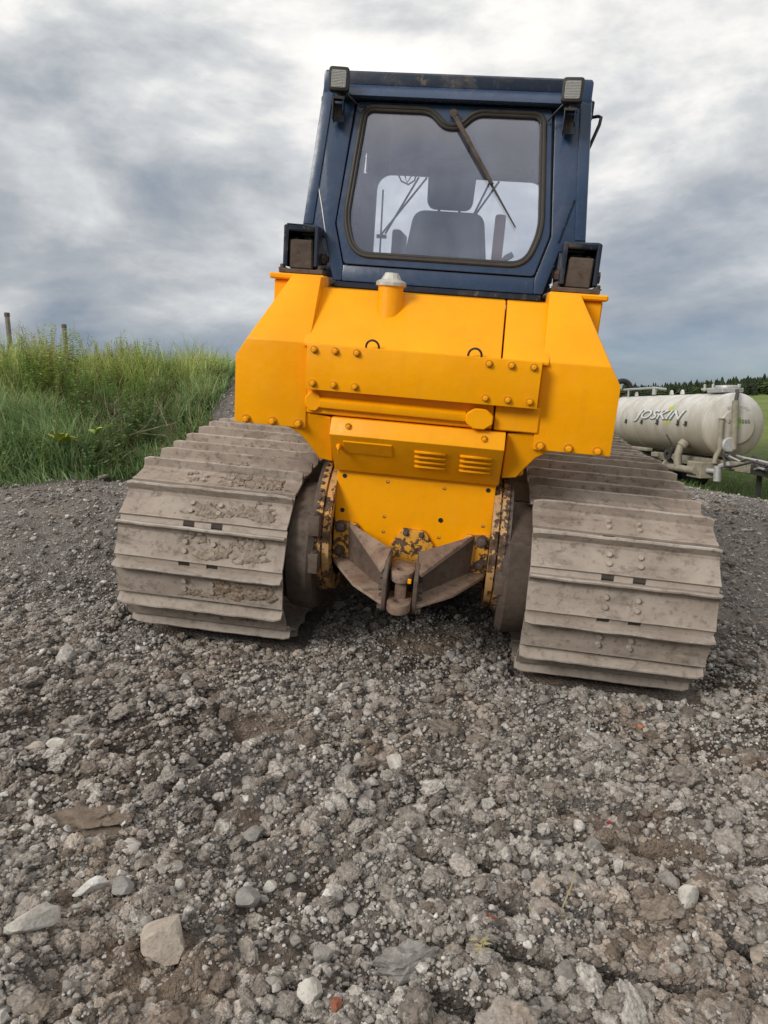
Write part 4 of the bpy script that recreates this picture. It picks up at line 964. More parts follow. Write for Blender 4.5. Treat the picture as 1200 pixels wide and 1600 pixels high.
# mirror arm on the right, hinge knob on the left
bm = B(); box(bm, .705, .735, .62, .70, 2.11, 2.20); ma_ = fin('mirror_bracket', bm, M['blue_dark'], cab, .006)
bm = B(); tube(bm, [(.72, .66, 2.125), (.765, .64, 2.13), (.778, .62, 2.12), (.772, .60, 2.08), (.735, .58, 1.97), (.72, .58, 1.93)], .009, 8); fin('mirror_arm', bm, M['black'], ma_)
bm = B(); cyl(bm, (-.70, .55, 2.13), (-.735, .55, 2.13), .022, .018, 10); cyl(bm, (-.71, .55, 2.10), (-.71, .55, 2.20), .012, n=8); fin('door_hinge', bm, M['black'], cab)

# --- drawbar hitch
hi = empty('drawbar_hitch', doz)
for side in (-1, 1):
    bm = B(); prism(bm, [(side*.425, -.075), (side*.30, -.085), (side*.20, -.21), (side*.20, -.30), (side*.425, -.295)], -.050, -.023); mp_ = fin('mount_plate', bm, M['yellow_chip'], hi, .004)
    for x, z, s_ in ((.385, -.108, 1.15), (.383, -.245, 1.0)): put('bolt', BR, mp_, (side*x, -.051, z), (0, rng.uniform(0, 1), 0), s_)
    # upper arm: a tapering plate from the hull down to the jaw
    bm = B(); hexa(bm, [(side*.335, -.055, -.080), (side*.070, -.33, -.112), (side*.090, -.46, -.178), (side*.096, -.46, -.190)], [(side*.345, -.052, -.098), (side*.078, -.32, -.134), (side*.088, -.45, -.198), (side*.102, -.45, -.207)]); ua = fin('upper_arm', bm, M['hitch'], hi, .003)
    bm = B(); mid = Vector((side*.205, -.262, -.117))
    bm = B(); hexa(bm, [(side*.345, -.052, -.085), (side*.088, -.34, -.125), (side*.088, -.34, -.36), (side*.335, -.052, -.300)], [(side*.333, -.040, -.085), (side*.078, -.33, -.125), (side*.078, -.33, -.36), (side*.323, -.040, -.300)]); fin('arm_web', bm, M['rust_brown'], hi, .003)
    bm = B(); hexa(bm, [(side*.425, -.030, -.285), (side*.415, -.06, -.300), (side*.26, -.30, -.335), (side*.096, -.46, -.350), (side*.07, -.46, -.350), (side*.10, -.03, -.30)], [(side*.425, -.030, -.303), (side*.415, -.06, -.318), (side*.26, -.30, -.353), (side*.096, -.46, -.368), (side*.07, -.46, -.368), (side*.10, -.03, -.318)]); fin('lower_arm', bm, M['hitch'], hi, .003)
    # jaw cheek plates with bolts
    bm = B(); prism_x(bm, [(-.30, -.115), (-.44, -.165), (-.475, -.22), (-.475, -.36), (-.455, -.40), (-.30, -.40)], *sorted((side*.066, side*.088))); ck = fin('jaw_cheek', bm, M['rust_brown'], hi, .004)
    for y, z in ((-.40, -.235), (-.43, -.285), (-.40, -.345), (-.44, -.385)): put('bolt', BR, ck, (side*.088, y, z), (0, 0, side*R(90)), .8)
def jaw(name, z0, z1, rear, hole=True):
    bm = B(); n = 28; hw = .060; hr = .026; hc = rear+.085
    out_ = []; inn = []
    for k in range(n):
        a = 2*math.pi*k/n; inn.append((hr*1.15*math.cos(a), hc+hr*.9*math.sin(a)))
        c_, s_ = math.cos(a), math.sin(a)
        if s_ <= 0: out_.append((hw*c_, hc+.085*s_))
        else:
            m_ = min(hw/abs(c_) if abs(c_) > 1e-6 else 9, .14/abs(s_)); out_.append((m_*c_, hc+m_*s_))
    lev = [(out_, z0, 0), (out_, z1, 0), (inn, z1, 0), (inn, z0, 0)]
    vs_ = [[bm.verts.new((x, y, z)) for x, y in P_] for P_, z, _ in lev]
    for k in range(4):
        A_, B_ = vs_[k], vs_[(k+1) % 4]
        for i in range(n): bm.faces.new((A_[i], A_[(i+1) % n], B_[(i+1) % n], B_[i]))
    return fin(name, bm, M['hitch'], hi, .008, 2)
jaw('upper_jaw', -.245, -.195, -.470); jaw('lower_jaw', -.385, -.335, -.540)
bm = B(); box(bm, -.030, .030, -.43, -.29, -.36, -.23); fin('jaw_block', bm, M['hitch'], hi, .01, 2)
bm = B(); box(bm, .036, .054, -.4735, -.466, -.238, -.212); fin('paint_dab', bm, M['yellow'], hi, .003)
# hexagonal cover above the jaw
bm = B(); prism(bm, [(-.045, -.085), (.075, -.090), (.138, -.18), (.085, -.30), (-.055, -.325), (-.118, -.20)], -.050, -.021); hx = fin('pump_cover', bm, M['yellow_chip'], doz, .006, 2)
for x, z in ((-.028, -.108), (.058, -.11)): put('bolt', BD, hx, (x, -.051, z), scale=.8)

# ------------------------------------------------------------------ vegetation
def leaf_mat(name, rough=.6, trans=.25):
    m, nt = new_mat(name); at = nt.n.new('ShaderNodeAttribute'); at.attribute_name = 'tint'
    g = nt.n.new('ShaderNodeNewGeometry'); n_ = nt.noise(g.outputs['Position'], 9, 4, .6)
    col = nt.mixc(1.0, at.outputs['Color'], nt.ramp(n_, [(.3, .75), (.7, 1.15)]), 'MULTIPLY')
    nt.link(col, nt.bs.inputs['Base Color']); nt.bs.inputs['Roughness'].default_value = rough; nt.bs.inputs['Specular IOR Level'].default_value = .3
    tl = nt.n.new('ShaderNodeBsdfTranslucent'); nt.link(col, tl.inputs[0]); mx = nt.n.new('ShaderNodeMixShader'); mx.inputs[0].default_value = trans
    nt.link(nt.bs.outputs[0], mx.inputs[1]); nt.link(tl.outputs[0], mx.inputs[2]); nt.link(mx.outputs[0], nt.out.inputs['Surface']); return m
M['leaf'] = leaf_mat('green_blades', .5, .38); M['needle'] = leaf_mat('conifer_needles', .8, .1)
def blades(name, label, base, hgt, wid, lean, tint, segs=3, droop=1.0):
    n = len(base); az = rng.uniform(0, 2*np.pi, n); side = np.stack([-np.sin(az), np.cos(az), np.zeros(n)], -1)
    ld = lean[:, :2] if lean.ndim == 2 else np.stack([np.cos(az), np.sin(az)], -1)*lean[:, None]
    V = np.zeros((n, (segs+1)*2, 3))
    for k in range(segs+1):
        t = k/segs; c = base.copy()
        c[:, 2] += hgt*(t-.28*droop*t*t*np.linalg.norm(ld, axis=1)); c[:, :2] += ld*(hgt*t**1.8)[:, None]
        wk = wid*(1-.92*t**1.5)
        V[:, 2*k] = c-side*wk[:, None]/2; V[:, 2*k+1] = c+side*wk[:, None]/2
    off = (np.arange(n)*(segs+1)*2)[:, None]
    F = np.concatenate([off+np.array([[2*k, 2*k+1, 2*k+3, 2*k+2]]) for k in range(segs)], 0)
    me = mesh_np(name, V.reshape(-1, 3), F, M['leaf'])
    ca_ = me.color_attributes.new('tint', 'FLOAT_COLOR', 'POINT'); tt = np.repeat(np.concatenate([tint, np.ones((n, 1))], 1), (segs+1)*2, 0)
    ca_.data.foreach_set('color', tt.astype(np.float32).ravel())
    return tag(link(bpy.data.objects.new(name, me)), label, 'grass', kind='stuff')
def lerp3(a, b, t): return np.array(a)[None]*(1-t[:, None])+np.array(b)[None]*t[:, None]
# bank: low dark grass in front, tall paler grass on top
n = 210000
P_ = np.stack([rng.uniform(-9.5, -1.2, n), rng.uniform(5.6, 14.5, n)], -1); dd = bank_d(P_[:, 0], P_[:, 1])
k = (dd > .0) & (dd < 5.0) & (P_[:, 0] > -.64*P_[:, 1]-.6); P_ = P_[k]; dd = dd[k]
bare = fbm(P_[:, 0]*.9+40, P_[:, 1]*.9, 3)
dry_patch = np.exp(-(((P_[:, 0]+2.9)/.9)**2+((P_[:, 1]-8.9)/.7)**2))       # trampled, dry and thin
k = rng.uniform(0, 1, len(P_)) < np.clip(.62+bare*.8-.6*dry_patch, .06, 1); P_ = P_[k]; dd = dd[k]; bare = bare[k]; dry_patch = dry_patch[k]
nb = len(P_); h_ = base_h(P_[:, 0], P_[:, 1])
dd1, dd2 = bank_dd(P_[:, 0], P_[:, 1]); top = ss(1.2, 2.9, dd1)*ss(.0, .35, dd2); clump = fbm(P_[:, 0]*1.6+3, P_[:, 1]*1.6, 3)
lodge = (1-ss(.9, 2.0, dd1)); hg = (.20+.10*ss(0, .7, dd)+.16*lodge*ss(.05, .5, dd)+.22*top)*(1+1.0*clump)*rng.uniform(.6, 1.25, nb)*(1-.55*dry_patch); hg = np.clip(hg, .06, 1.05)
low = lerp3((.14, .25, .085), (.46, .60, .30), rng.uniform(0, 1, nb)**1.5); hi_ = lerp3((.30, .40, .09), (.74, .76, .30), rng.uniform(0, 1, nb)**1.4)
mixk = np.clip(top*1.1+.5*clump*top, 0, 1); tint = low*(1-mixk[:, None])+hi_*mixk[:, None]
straw = rng.uniform(0, 1, nb) < (.05+.12*top+.55*dry_patch); tint[straw] = lerp3((.26, .21, .12), (.36, .30, .18), rng.uniform(0, 1, straw.sum()))
lean = rng.normal(0, .35, (nb, 2))+np.array([-.35, -.45])*lodge[:, None]+np.array([.55, .1])*(lodge*ss(-.1, .25, perlin(P_[:, 0]*1.3+8, P_[:, 1]*1.3)))[:, None]+.55*np.stack([perlin(P_[:, 0]*2, P_[:, 1]*2), perlin(P_[:, 0]*2+9, P_[:, 1]*2)], -1)
blades('bank_grass', 'thick green grass covering the bank left of the bulldozer', np.stack([P_[:, 0], P_[:, 1], h_-.02], -1), hg, rng.uniform(.008, .018, nb), lean, tint, 3, 1.6)
# feathery seed heads on the crest
n = 700; P_ = np.stack([rng.uniform(-8.5, -1.9, n), rng.uniform(8, 13, n)], -1); dd = bank_d(P_[:, 0], P_[:, 1]); P_ = P_[(dd > 2.0) & (dd < 3.6)]; n = len(P_)
bs_ = []; tn = []; hh_ = []; ww = []; ll = []
for x, y in P_:
    z = float(base_h(np.array(x), np.array(y))); H = rng.uniform(.45, .85); L2 = rng.normal(0, .10, 2); c = lerp3((.20, .19, .07), (.34, .31, .16), rng.uniform(0, 1, 1))[0]
    bs_.append((x, y, z)); hh_.append(H); ww.append(.006); ll.append(L2); tn.append(c)
    for q in range(9):
        t = .68+.34*q/9; bs_.append((x+L2[0]*H*t**1.8, y+L2[1]*H*t**1.8, z+H*t*.97)); hh_.append(rng.uniform(.04, .09)); ww.append(.009); ll.append(rng.normal(0, .7, 2)); tn.append(c*rng.uniform(.8, 1.25))
blades('seed_heads', 'pale feathery grass heads standing above the bank crest', np.array(bs_), np.array(hh_), np.array(ww), np.array(ll), np.array(tn))
# verge around the tanker
n = 42000; P_ = np.stack([rng.uniform(2.5, 20, n), rng.uniform(10, 34, n)], -1); P_ = P_[(grass_mask(P_[:, 0], P_[:, 1]) > .5) & (P_[:, 0] < .58*P_[:, 1]+1)]; nb = len(P_)
blades('verge_grass', 'short bright green grass under and around the slurry tanker', np.stack([P_[:, 0], P_[:, 1], base_h(P_[:, 0], P_[:, 1])-.01], -1), rng.uniform(.05, .22, nb), rng.uniform(.012, .022, nb), rng.normal(0, .4, (nb, 2)), lerp3((.05, .10, .02), (.13, .19, .05), rng.uniform(0, 1, nb)), 2)
# leafy weeds: stems with pairs of small leaves
def weed(name, label, cat, x, y, H, nst, col, leaf=.05, spread=.25, group=None):
    z = float(base_h(np.array(x), np.array(y))); V = []; F = []; T = []; r_ = random.Random(int(x*1000+y*77))
    def quad(c, d, up, l, wd, tnt):
        s_ = d.cross(up).normalized()*wd; b = len(V); V.extend([c, c+d*l*.45+s_, c+d*l-up*l*.15, c+d*l*.45-s_]); F.append((b, b+1, b+2, b+3)); T.extend([tnt]*4)
    for i in range(nst):
        bx, by = r_.gauss(0, spread*.4), r_.gauss(0, spread*.4); lean_ = Vector((r_.gauss(0, .18), r_.gauss(0, .18), 1)).normalized(); Hh = H*r_.uniform(.6, 1.1)
        p0 = Vector((bx, by, 0)); b = len(V); sd_ = Vector((.004, 0, 0)); V.extend([p0-sd_, p0+sd_, p0+lean_*Hh+sd_*.3, p0+lean_*Hh-sd_*.3]); F.append((b, b+1, b+2, b+3)); T.extend([(col[0]*.8, col[1]*.7, col[2]*.7)]*4)
        m_ = int(Hh/.035)
        for j in range(m_):
            t = .12+.88*j/m_; c = p0+lean_*Hh*t
            for q in range(2):
                a = j*2.4+q*math.pi+r_.uniform(-.4, .4); d = Vector((math.cos(a), math.sin(a), r_.uniform(-.3, .45))).normalized(); kk = r_.uniform(.6, 1.3)
                quad(c, d, Vector((0, 0, 1)), leaf*(1.25-t*.75)*r_.uniform(.8, 1.3), leaf*.24, (col[0]*kk, col[1]*kk, col[2]*kk))
    me = bpy.data.meshes.new(name); me.from_pydata([tuple(v) for v in V], [], F); me.materials.append(M['leaf'])
    ca_ = me.color_attributes.new('tint', 'FLOAT_COLOR', 'POINT'); ca_.data.foreach_set('color', np.array([(*t, 1) for t in T], np.float32).ravel())
    if group: WM.append((np.array([(v.x+x, v.y+y, v.z+z-.01) for v in V]), np.array(F), np.array(T))); return
    o = put(name, me, None, (x, y, z-.01)); return tag(o, label, cat, group)
WM = []
GW = 'leafy weeds growing through the bank grass'
WL = 'dark green leafy weed growing through the bank grass'
wr = random.Random(5)
made = 0
while made < 130:
    x = wr.uniform(-7.5, -1.9); y = wr.uniform(7.2, 12.5); d = float(bank_d(np.array(x), np.array(y)))
    if d < .25 or d > 3.6 or x < -.62*y: continue
    top_ = min(1, max(0, (d-1.2)/1.6)); c = (.16+.22*top_, .26+.22*top_, .08+.05*top_); c = tuple(v*wr.uniform(.8, 1.3) for v in c)
    weed('leafy_weed', WL if top_ < .5 else 'pale green leafy weed on the crest of the bank', 'weed', x, y, .34+.36*top_+wr.uniform(0, .22), wr.randint(4, 9), c, wr.uniform(.05, .085), .3, GW if top_ < .5 else 'pale weeds on the bank crest'); made += 1
o_ = 0; fs = []
for v_, f_, t_ in WM: fs.append(f_+o_); o_ += len(v_)
wme = mesh_np('bank_weeds', np.concatenate([a[0] for a in WM]), np.concatenate(fs), M['leaf'])
ca_ = wme.color_attributes.new('tint', 'FLOAT_COLOR', 'POINT'); ca_.data.foreach_set('color', np.concatenate([np.concatenate([a[2] for a in WM]), np.ones((o_, 1))], 1).astype(np.float32).ravel())
tag(link(bpy.data.objects.new('bank_weeds', wme)), 'tangle of leafy green weeds growing through the bank grass', 'weeds', kind='stuff')
weed('yellow_green_weed', 'bright yellow-green upright weed low on the bank', 'weed', -2.95, 8.25, .50, 7, (.17, .21, .03), .06, .2)
weed('yellow_green_weed', 'yellow-green bushy weed high on the bank near its middle', 'weed', -3.55, 10.0, .55, 9, (.20, .22, .04), .06, .3)
# broad dock leaves
def dock(label, x, y, sz, col, nl):
    z = float(base_h(np.array(x), np.array(y))); r_ = random.Random(int(x*991)); root = empty('dock_plant', None, (x, y, z)); tag(root, label, 'plant')
    m, nt = new_mat('dock_leaf_green'); v = obj_vec(nt); nt.link(nt.ramp(nt.noise(v, 20, 4, .6), [(.3, tuple(c*.7 for c in col)), (.7, col)]), nt.bs.inputs['Base Color']); nt.bs.inputs['Roughness'].default_value = .5
    for i in range(nl):
        a = r_.uniform(0, 6.28); el = r_.uniform(.3, 1.1); V = []; F = []
        for k in range(8):
            t = k/7; wd = sz*.34*math.sin(math.pi*min(1, .12+.88*t))**.8; c = Vector((math.cos(a)*math.cos(el), math.sin(a)*math.cos(el), math.sin(el)))*sz*t*1.2; c.z -= sz*.4*t*t; c.z += .12
            s_ = Vector((-math.sin(a), math.cos(a), 0))*wd; V += [c-s_+Vector((0, 0, wd*.35)), c, c+s_+Vector((0, 0, wd*.35))]
        for k in range(7):
            F += [(3*k, 3*k+1, 3*k+4, 3*k+3), (3*k+1, 3*k+2, 3*k+5, 3*k+4)]
        me = bpy.data.meshes.new('dock_leaf'); me.from_pydata([tuple(v) for v in V], [], F); me.materials.append(m); put('dock_leaf', me, root, (0, 0, .20))
dock('yellow-green broad-leaved dock at the foot of the bank', -3.35, 7.62, .17, (.40, .44, .05), 5)
dock('bright green broad-leaved plant just above the yellow dock', -3.10, 7.95, .13, (.34, .46, .06), 4)
# dead branches lying in the bank
M['deadwood'] = plain('bleached_dead_wood', (.36, .29, .22), .85, var=.5)
def branch(label, x, y, az, ln, rise, seed):
    r_ = random.Random(seed); z = float(base_h(np.array(x), np.array(y)))+.10; bm = B()
    def grow(p, d, l, r0, lev):
        pts = [p]; q = p; dd_ = d
        for k in range(6): dd_ = (dd_+Vector((r_.gauss(0, .12), r_.gauss(0, .12), r_.gauss(0, .10)))).normalized(); q = q+dd_*l/6; pts.append(q)
        tube(bm, pts, [r0*(1-.13*k) for k in range(7)], 6)
        if lev < 2:
            for k in range(3 if lev == 0 else 2): j = r_.randint(2, 5); grow(pts[j], (dd_+Vector((r_.gauss(0, .6), r_.gauss(0, .6), r_.gauss(.2, .4)))).normalized(), l*r_.uniform(.35, .6), r0*.55, lev+1)
    grow(Vector((0, 0, 0)), Vector((math.cos(az), math.sin(az), rise)).normalized(), ln, .009, 0)
    o = fin('dead_branch', bm, M['deadwood'], None); o.location = (x, y, z); return tag(o, label, 'branch', 'dead branches in the bank')
branch('bleached dead branch standing up in the middle of the bank', -3.25, 8.25, .9, .50, 1.1, 1)
branch('long bare dead branch slanting up to the right across the bank', -3.05, 8.35, .25, .75, .65, 2)
branch('short pale dead branch lying low near the track', -2.75, 8.05, .3, .5, .25, 3)
branch('tangle of thin dry twigs at the right end of the bank', -2.35, 8.75, -.4, .6, .2, 4)
# posts beyond the bank
M['post'] = solid_stone('weathered_post', (.24, .22, .19), (.15, .13, .11))
for x, y, tz, lab in ((-5.97, 12.0, 1.47, 'taller weathered fence post at the left edge, beyond the bank'), (-5.50, 13.0, 1.40, 'shorter weathered fence post right of the taller one, beyond the bank')):
    zb = float(base_h(np.array(x), np.array(y))); bm = B()
    tube(bm, [(x, y, zb-.1), (x+.004, y, (zb+tz+CAMZ)/2), (x-.012, y, tz+CAMZ)], [.042, .040, .038], 10); po = fin('fence_post', bm, M['post'], None); tag(po, lab, 'post', 'fence posts beyond the bank')
    bm = B(); cyl(bm, (x-.012, y, tz+CAMZ-.02), (x-.012, y, tz+CAMZ+.035), .045, .042, 10); fin('post_cap', bm, M['rust_brown'], po)
# dry stalk and a yellow leaf on the rubble
M['straw'] = plain('dry_straw', (.36, .31, .16), .8, var=.3)
hz = float(ground_h(np.array([.57]), np.array([2.1]))[0][0]); bm = B()
tube(bm, [(.50, 2.03, hz+.02), (.55, 2.09, hz+.035), (.60, 2.17, hz+.06), (.635, 2.24, hz+.075)], [.003, .003, .0025, .0015], 6)
for q in range(16):
    a = rng.uniform(0, 6.28); c = Vector((.50+rng.normal(0, .025), 2.05+rng.normal(0, .02), hz+.03)); tube(bm, [c, c+Vector((math.cos(a)*.03, math.sin(a)*.03, rng.uniform(0, .02)))], [.004, .001], 5)
tag(fin('dry_stalk', bm, M['straw'], None), 'dry straw-coloured weed stalk lying on the rubble, right of centre', 'stalk')
hz = float(ground_h(np.array([.268]), np.array([1.881]))[0][0]); bm = B()
for q in range(12):
    a = rng.uniform(0, 6.28); c = Vector((.268+rng.normal(0, .01), 1.881+rng.normal(0, .018), hz+.025)); tube(bm, [c, c+Vector((math.cos(a)*.022, math.sin(a)*.022, rng.uniform(-.005, .012)))], [.006, .001], 5)
tag(fin('dry_leaf', bm, M['straw'], None), 'crumpled yellow dry leaf at the bottom, right of the long clod', 'leaf')

# ------------------------------------------------------------------ far wood on the rise (reads as one mass)
V = []; F = []; T = []
for i in range(2900):
    x = rng.uniform(10, 330); y = 330+rng.uniform(0, 1)**.8*110-(x-100)*.10
    z = float(base_h(np.array(x), np.array(y))); H = rng.uniform(5.5, 8.6)*(1.12 if i % 9 == 0 else 1); W_ = H*rng.uniform(.20, .30); broad = rng.uniform() < .22
    col = np.array((.018, .034, .014))*rng.uniform(.7, 1.5)+np.array((.012, .010, 0))*rng.uniform(0, 1)
    if broad: col = np.array((.05, .075, .02))*rng.uniform(.8, 1.3); H *= .8; W_ *= 1.6
    ph = rng.uniform(0, 6.28)
    for k in range(8 if not broad else 7):
        t = k/8; zz = z+H*(.06+.92*t); rad = W_*((1-t)**.85+.05) if not broad else W_*math.sin(math.pi*min(.97, .22+t*.8))
        for q in range(9):
            a = ph+q*.698+k*.41+rng.normal(0, .12); r1 = rad*rng.uniform(.65, 1.2); b = len(V); sh = rng.uniform(.6, 1.4)
            d = np.array((math.cos(a), math.sin(a))); s_ = np.array((-d[1], d[0]))*r1*.45
            V += [(x+d[0]*.1, y+d[1]*.1, zz+H*.16), (x+d[0]*r1+s_[0], y+d[1]*r1+s_[1], zz-H*.03*rng.uniform(0, 2)), (x+d[0]*r1-s_[0], y+d[1]*r1-s_[1], zz-H*.03*rng.uniform(0, 2))]
            F.append((b, b+1, b+2)); T += [col*sh]*3
fw = mesh_np('far_wood', np.array(V), np.array(F), M['needle']); ca_ = fw.color_attributes.new('tint', 'FLOAT_COLOR', 'POINT'); ca_.data.foreach_set('color', np.concatenate([np.array(T), np.ones((len(T), 1))], 1).astype(np.float32).ravel())
tag(link(bpy.data.objects.new('far_wood', fw)), 'dark conifer wood along the rise behind the tanker', 'wood', kind='stuff')

# ------------------------------------------------------------------ slurry tanker beyond the right track
tk = empty('slurry_tanker'); tag(tk, 'white cylindrical slurry tanker with dark lettering, parked behind the bulldozer on the right', 'tanker')
TN = Vector((9.42, 20.0, -.45+CAMZ)); TF = Vector((8.80, 27.0, -.45+CAMZ)); ax = (TN-TF).normalized()
# local frame: +Y runs along the tank from far end to near end, +X to the tank's left side as the viewer sees it, Z up
yx = ax; xx = yx.cross(Vector((0, 0, 1))).normalized(); zx = xx.cross(yx)
tk.matrix_world = Matrix(((xx.x, yx.x, zx.x, TN.x), (xx.y, yx.y, zx.y, TN.y), (xx.z, yx.z, zx.z, TN.z), (0, 0, 0, 1)))
LT = (TN-TF).length; RT = .87
def tank_mat():
    m, nt = new_mat('dirty_white_tank_paint'); v = obj_vec(nt, False); s3 = nt.n.new('ShaderNodeSeparateXYZ'); nt.link(v, s3.inputs[0])
    n_ = nt.noise(nt.vmath('MULTIPLY', v, (1, 1, .3)), 3, 6, .65, .3)
    splash = nt.maprange(nt.math('ADD', s3.outputs[2], nt.math('MULTIPLY', nt.math('SUBTRACT', n_, .5), -2.0)), -.7, .95)     # mud thrown up from below
    col = nt.mixc(splash, (.33, .27, .19), (.58, .575, .55)); col = nt.mixc(nt.math('MULTIPLY', nt.maprange(n_, .45, .7), .65), col, (.36, .34, .29))
    nt.link(col, nt.bs.inputs['Base Color']); nt.bs.inputs['Roughness'].default_value = .45; bump(nt, nt.noise(v, 30, 4, .6), .1, .006); return m
M['tank'] = tank_mat(); M['galv'] = plain('galvanised_steel', (.50, .50, .49), .5, .3, var=.35); M['tankgrime'] = plain('grimy_cream_steel', (.34, .30, .23), .7, var=.5, scale=6)
M['darkmetal'] = plain('dark_greasy_metal', (.05, .045, .04), .6, var=.5); M['lettering'] = plain('dark_green_grey_lettering', (.12, .13, .12), .6); M['letterwhite'] = plain('white_lettering', (.72, .72, .70), .5)
M['lime'] = plain('lime_green_decal', (.30, .55, .04), .5); M['amber'] = plain('yellow_decal', (.65, .48, .05), .5); M['hosegreen'] = plain('green_hose', (.06, .14, .10), .5)
bm = B(); pf = [(-LT-.28, 0), (-LT-.26, .30), (-LT-.17, .62), (-LT-.05, .83), (-LT, RT), (0, RT), (.05, .84), (.16, .64), (.25, .32), (.27, 0)]
lathe(bm, (0, 0, 0), (0, 1, 0), pf, 64); fin('barrel', bm, M['tank'], tk, ang=28)
for y in (-.02, -LT*.27, -LT*.62, -LT+.02):
    bm = B(); lathe(bm, (0, y, 0), (0, 1, 0), [(-.02, RT-.01), (-.018, RT+.008), (.018, RT+.008), (.02, RT-.01)], 64); fin('seam_ring', bm, M['tank'], tk)
VS = -1 if xx.x > 0 else 1            # which local x side faces the viewer (world -x)
# near-end manhole and gear
bm = B(); lathe(bm, (.02, .20, -.02), (0, 1, 0), [(-.1, .0), (-.1, .48), (.04, .48), (.06, .46), (.09, .25), (.10, 0)], 40); dr = fin('end_door', bm, M['tank'], tk)
bm = B(); lathe(bm, (.30*-VS*-1, .30, -.50), (0, 1, 0), [(-.15, 0), (-.15, .20), (.12, .20), (.14, .17), (.14, 0)], 28); fin('outlet_cover', bm, M['galv'], dr)
bm = B(); tube(bm, [(VS*.18, .36, .66), (VS*.18, .38, .2), (VS*.18, .38, -.62)], .085, 14); fin('sight_pipe', bm, M['tankgrime'], tk)
bm = B(); tube(bm, [(VS*.50, .30, .18), (VS*.50, .30, -.62), (VS*.60, .30, -.82), (VS*.62, .30, -1.0)], .065, 14); cyl(bm, (VS*.50, .30, .17), (VS*.50, .30, .20), .085, n=14); fin('vent_pipe', bm, M['tankgrime'], tk)
bm = B(); tube(bm, [(VS*.02, .12, .93), (VS*.06, .22, .85), (VS*.14, .33, .75), (VS*.17, .36, .62)], .05, 12); fin('top_hose', bm, M['darkmetal'], tk)
bm = B(); box(bm, VS*.30-.12, VS*.30+.12, .28, .33, -.78, -.55); lb = fin('grille_box', bm, M['tankgrime'], tk, .01)
bm = B(); box(bm, VS*.30-.07, VS*.30+.07, .331, .337, -.73, -.60); fin('grille', bm, M['darkmetal'], lb)
for x, z, w_, h_ in ((.02, .20, .03, .20),):
    bm = B(); box(bm, x-.05, x+.05, .302, .306, -.05, .22); fin('lime_strip', bm, M['lime'], dr)
# printed words on the end, faint and worn
def text_mesh(txt, size, shear=0.0, extr=.0, bold=0.0):
    cu = bpy.data.curves.new('t', 'FONT'); cu.body = txt; cu.size = size; cu.shear = shear; cu.extrude = extr; cu.offset = bold; cu.align_x = 'CENTER'; cu.align_y = 'CENTER'; cu.resolution_u = 3
    ob = bpy.data.objects.new('t', cu); COL.objects.link(ob); dg = bpy.context.evaluated_depsgraph_get(); me = bpy.data.meshes.new_from_object(ob.evaluated_get(dg)); bpy.data.objects.remove(ob); return me
def word_on_side(txt, size, y0, zang, lift, mat, name, parent, shear=.35, bold=0.0, dy=0, dz=0):
    me = text_mesh(txt, size, shear, .002, bold); bm = B(); bm.from_mesh(me); bmesh.ops.subdivide_edges(bm, edges=[e for e in bm.edges if e.calc_length() > size*.2], cuts=2)
    for v in bm.verts:
        u, q, e = v.co; a = zang+(q+dz)/RT; rad = RT+lift+e
        v.co = Vector((VS*rad*math.cos(a), y0+(u+dy)*2.35, rad*math.sin(a)))
    me2 = bpy.data.meshes.new(name); bm.to_mesh(me2); bm.free(); me2.materials.append(mat); o = bpy.data.objects.new(name, me2); link(o, parent); return o
wl_ = word_on_side('JOSKIN', .39, -2.75, .30, .006, M['lettering'], 'side_lettering', tk, .35, .016, .018, -.025)
word_on_side('JOSKIN', .39, -2.75, .30, .012, M['letterwhite'], 'lettering_face', wl_, .35, .002)
for y, z, h_, mt in ((-2.05, .36, .50, 'lime'), (-2.22, .50, .10, 'amber'), (-2.22, .06, .10, 'amber'), (-1.98, .05, .10, 'lime')):
    bm = B(); a0 = z/RT; n_ = 6
    q0 = [(VS*(RT+.003)*math.cos(a0-h_/2/RT+h_/RT*k/n_), y, (RT+.003)*math.sin(a0-h_/2/RT+h_/RT*k/n_)) for k in range(n_+1)]
    v0 = [bm.verts.new(q) for q in q0]; v1 = [bm.verts.new((q[0], q[1]+.17, q[2])) for q in q0]
    for k in range(n_): bm.faces.new((v0[k], v0[k+1], v1[k+1], v1[k]))
    fin('decal', bm, M[mt], tk)
er = random.Random(11)
for z, y, tilt in ((.47, .232, 25), (.12, .304, 0)):        # two rows of print worn past reading
    bm = B()
    for k in range(8):
        x = -.30+k*.078; box(bm, x, x+.05, 0, .003, -.055, -.040); box(bm, x, x+.014, 0, .003, -.04, .045*er.uniform(.2, 1)); 
        if er.random() < .7: box(bm, x+.036, x+.05, 0, .003, -.04, .045)
        if er.random() < .7: box(bm, x+.0145, x+.0355, 0, .003, .03, .045)
    o = fin('worn_print', bm, M['galv'] if z > .3 else M['lettering'], tk); o.location = (.02, y, z); o.rotation_euler = (R(tilt), 0, 0)
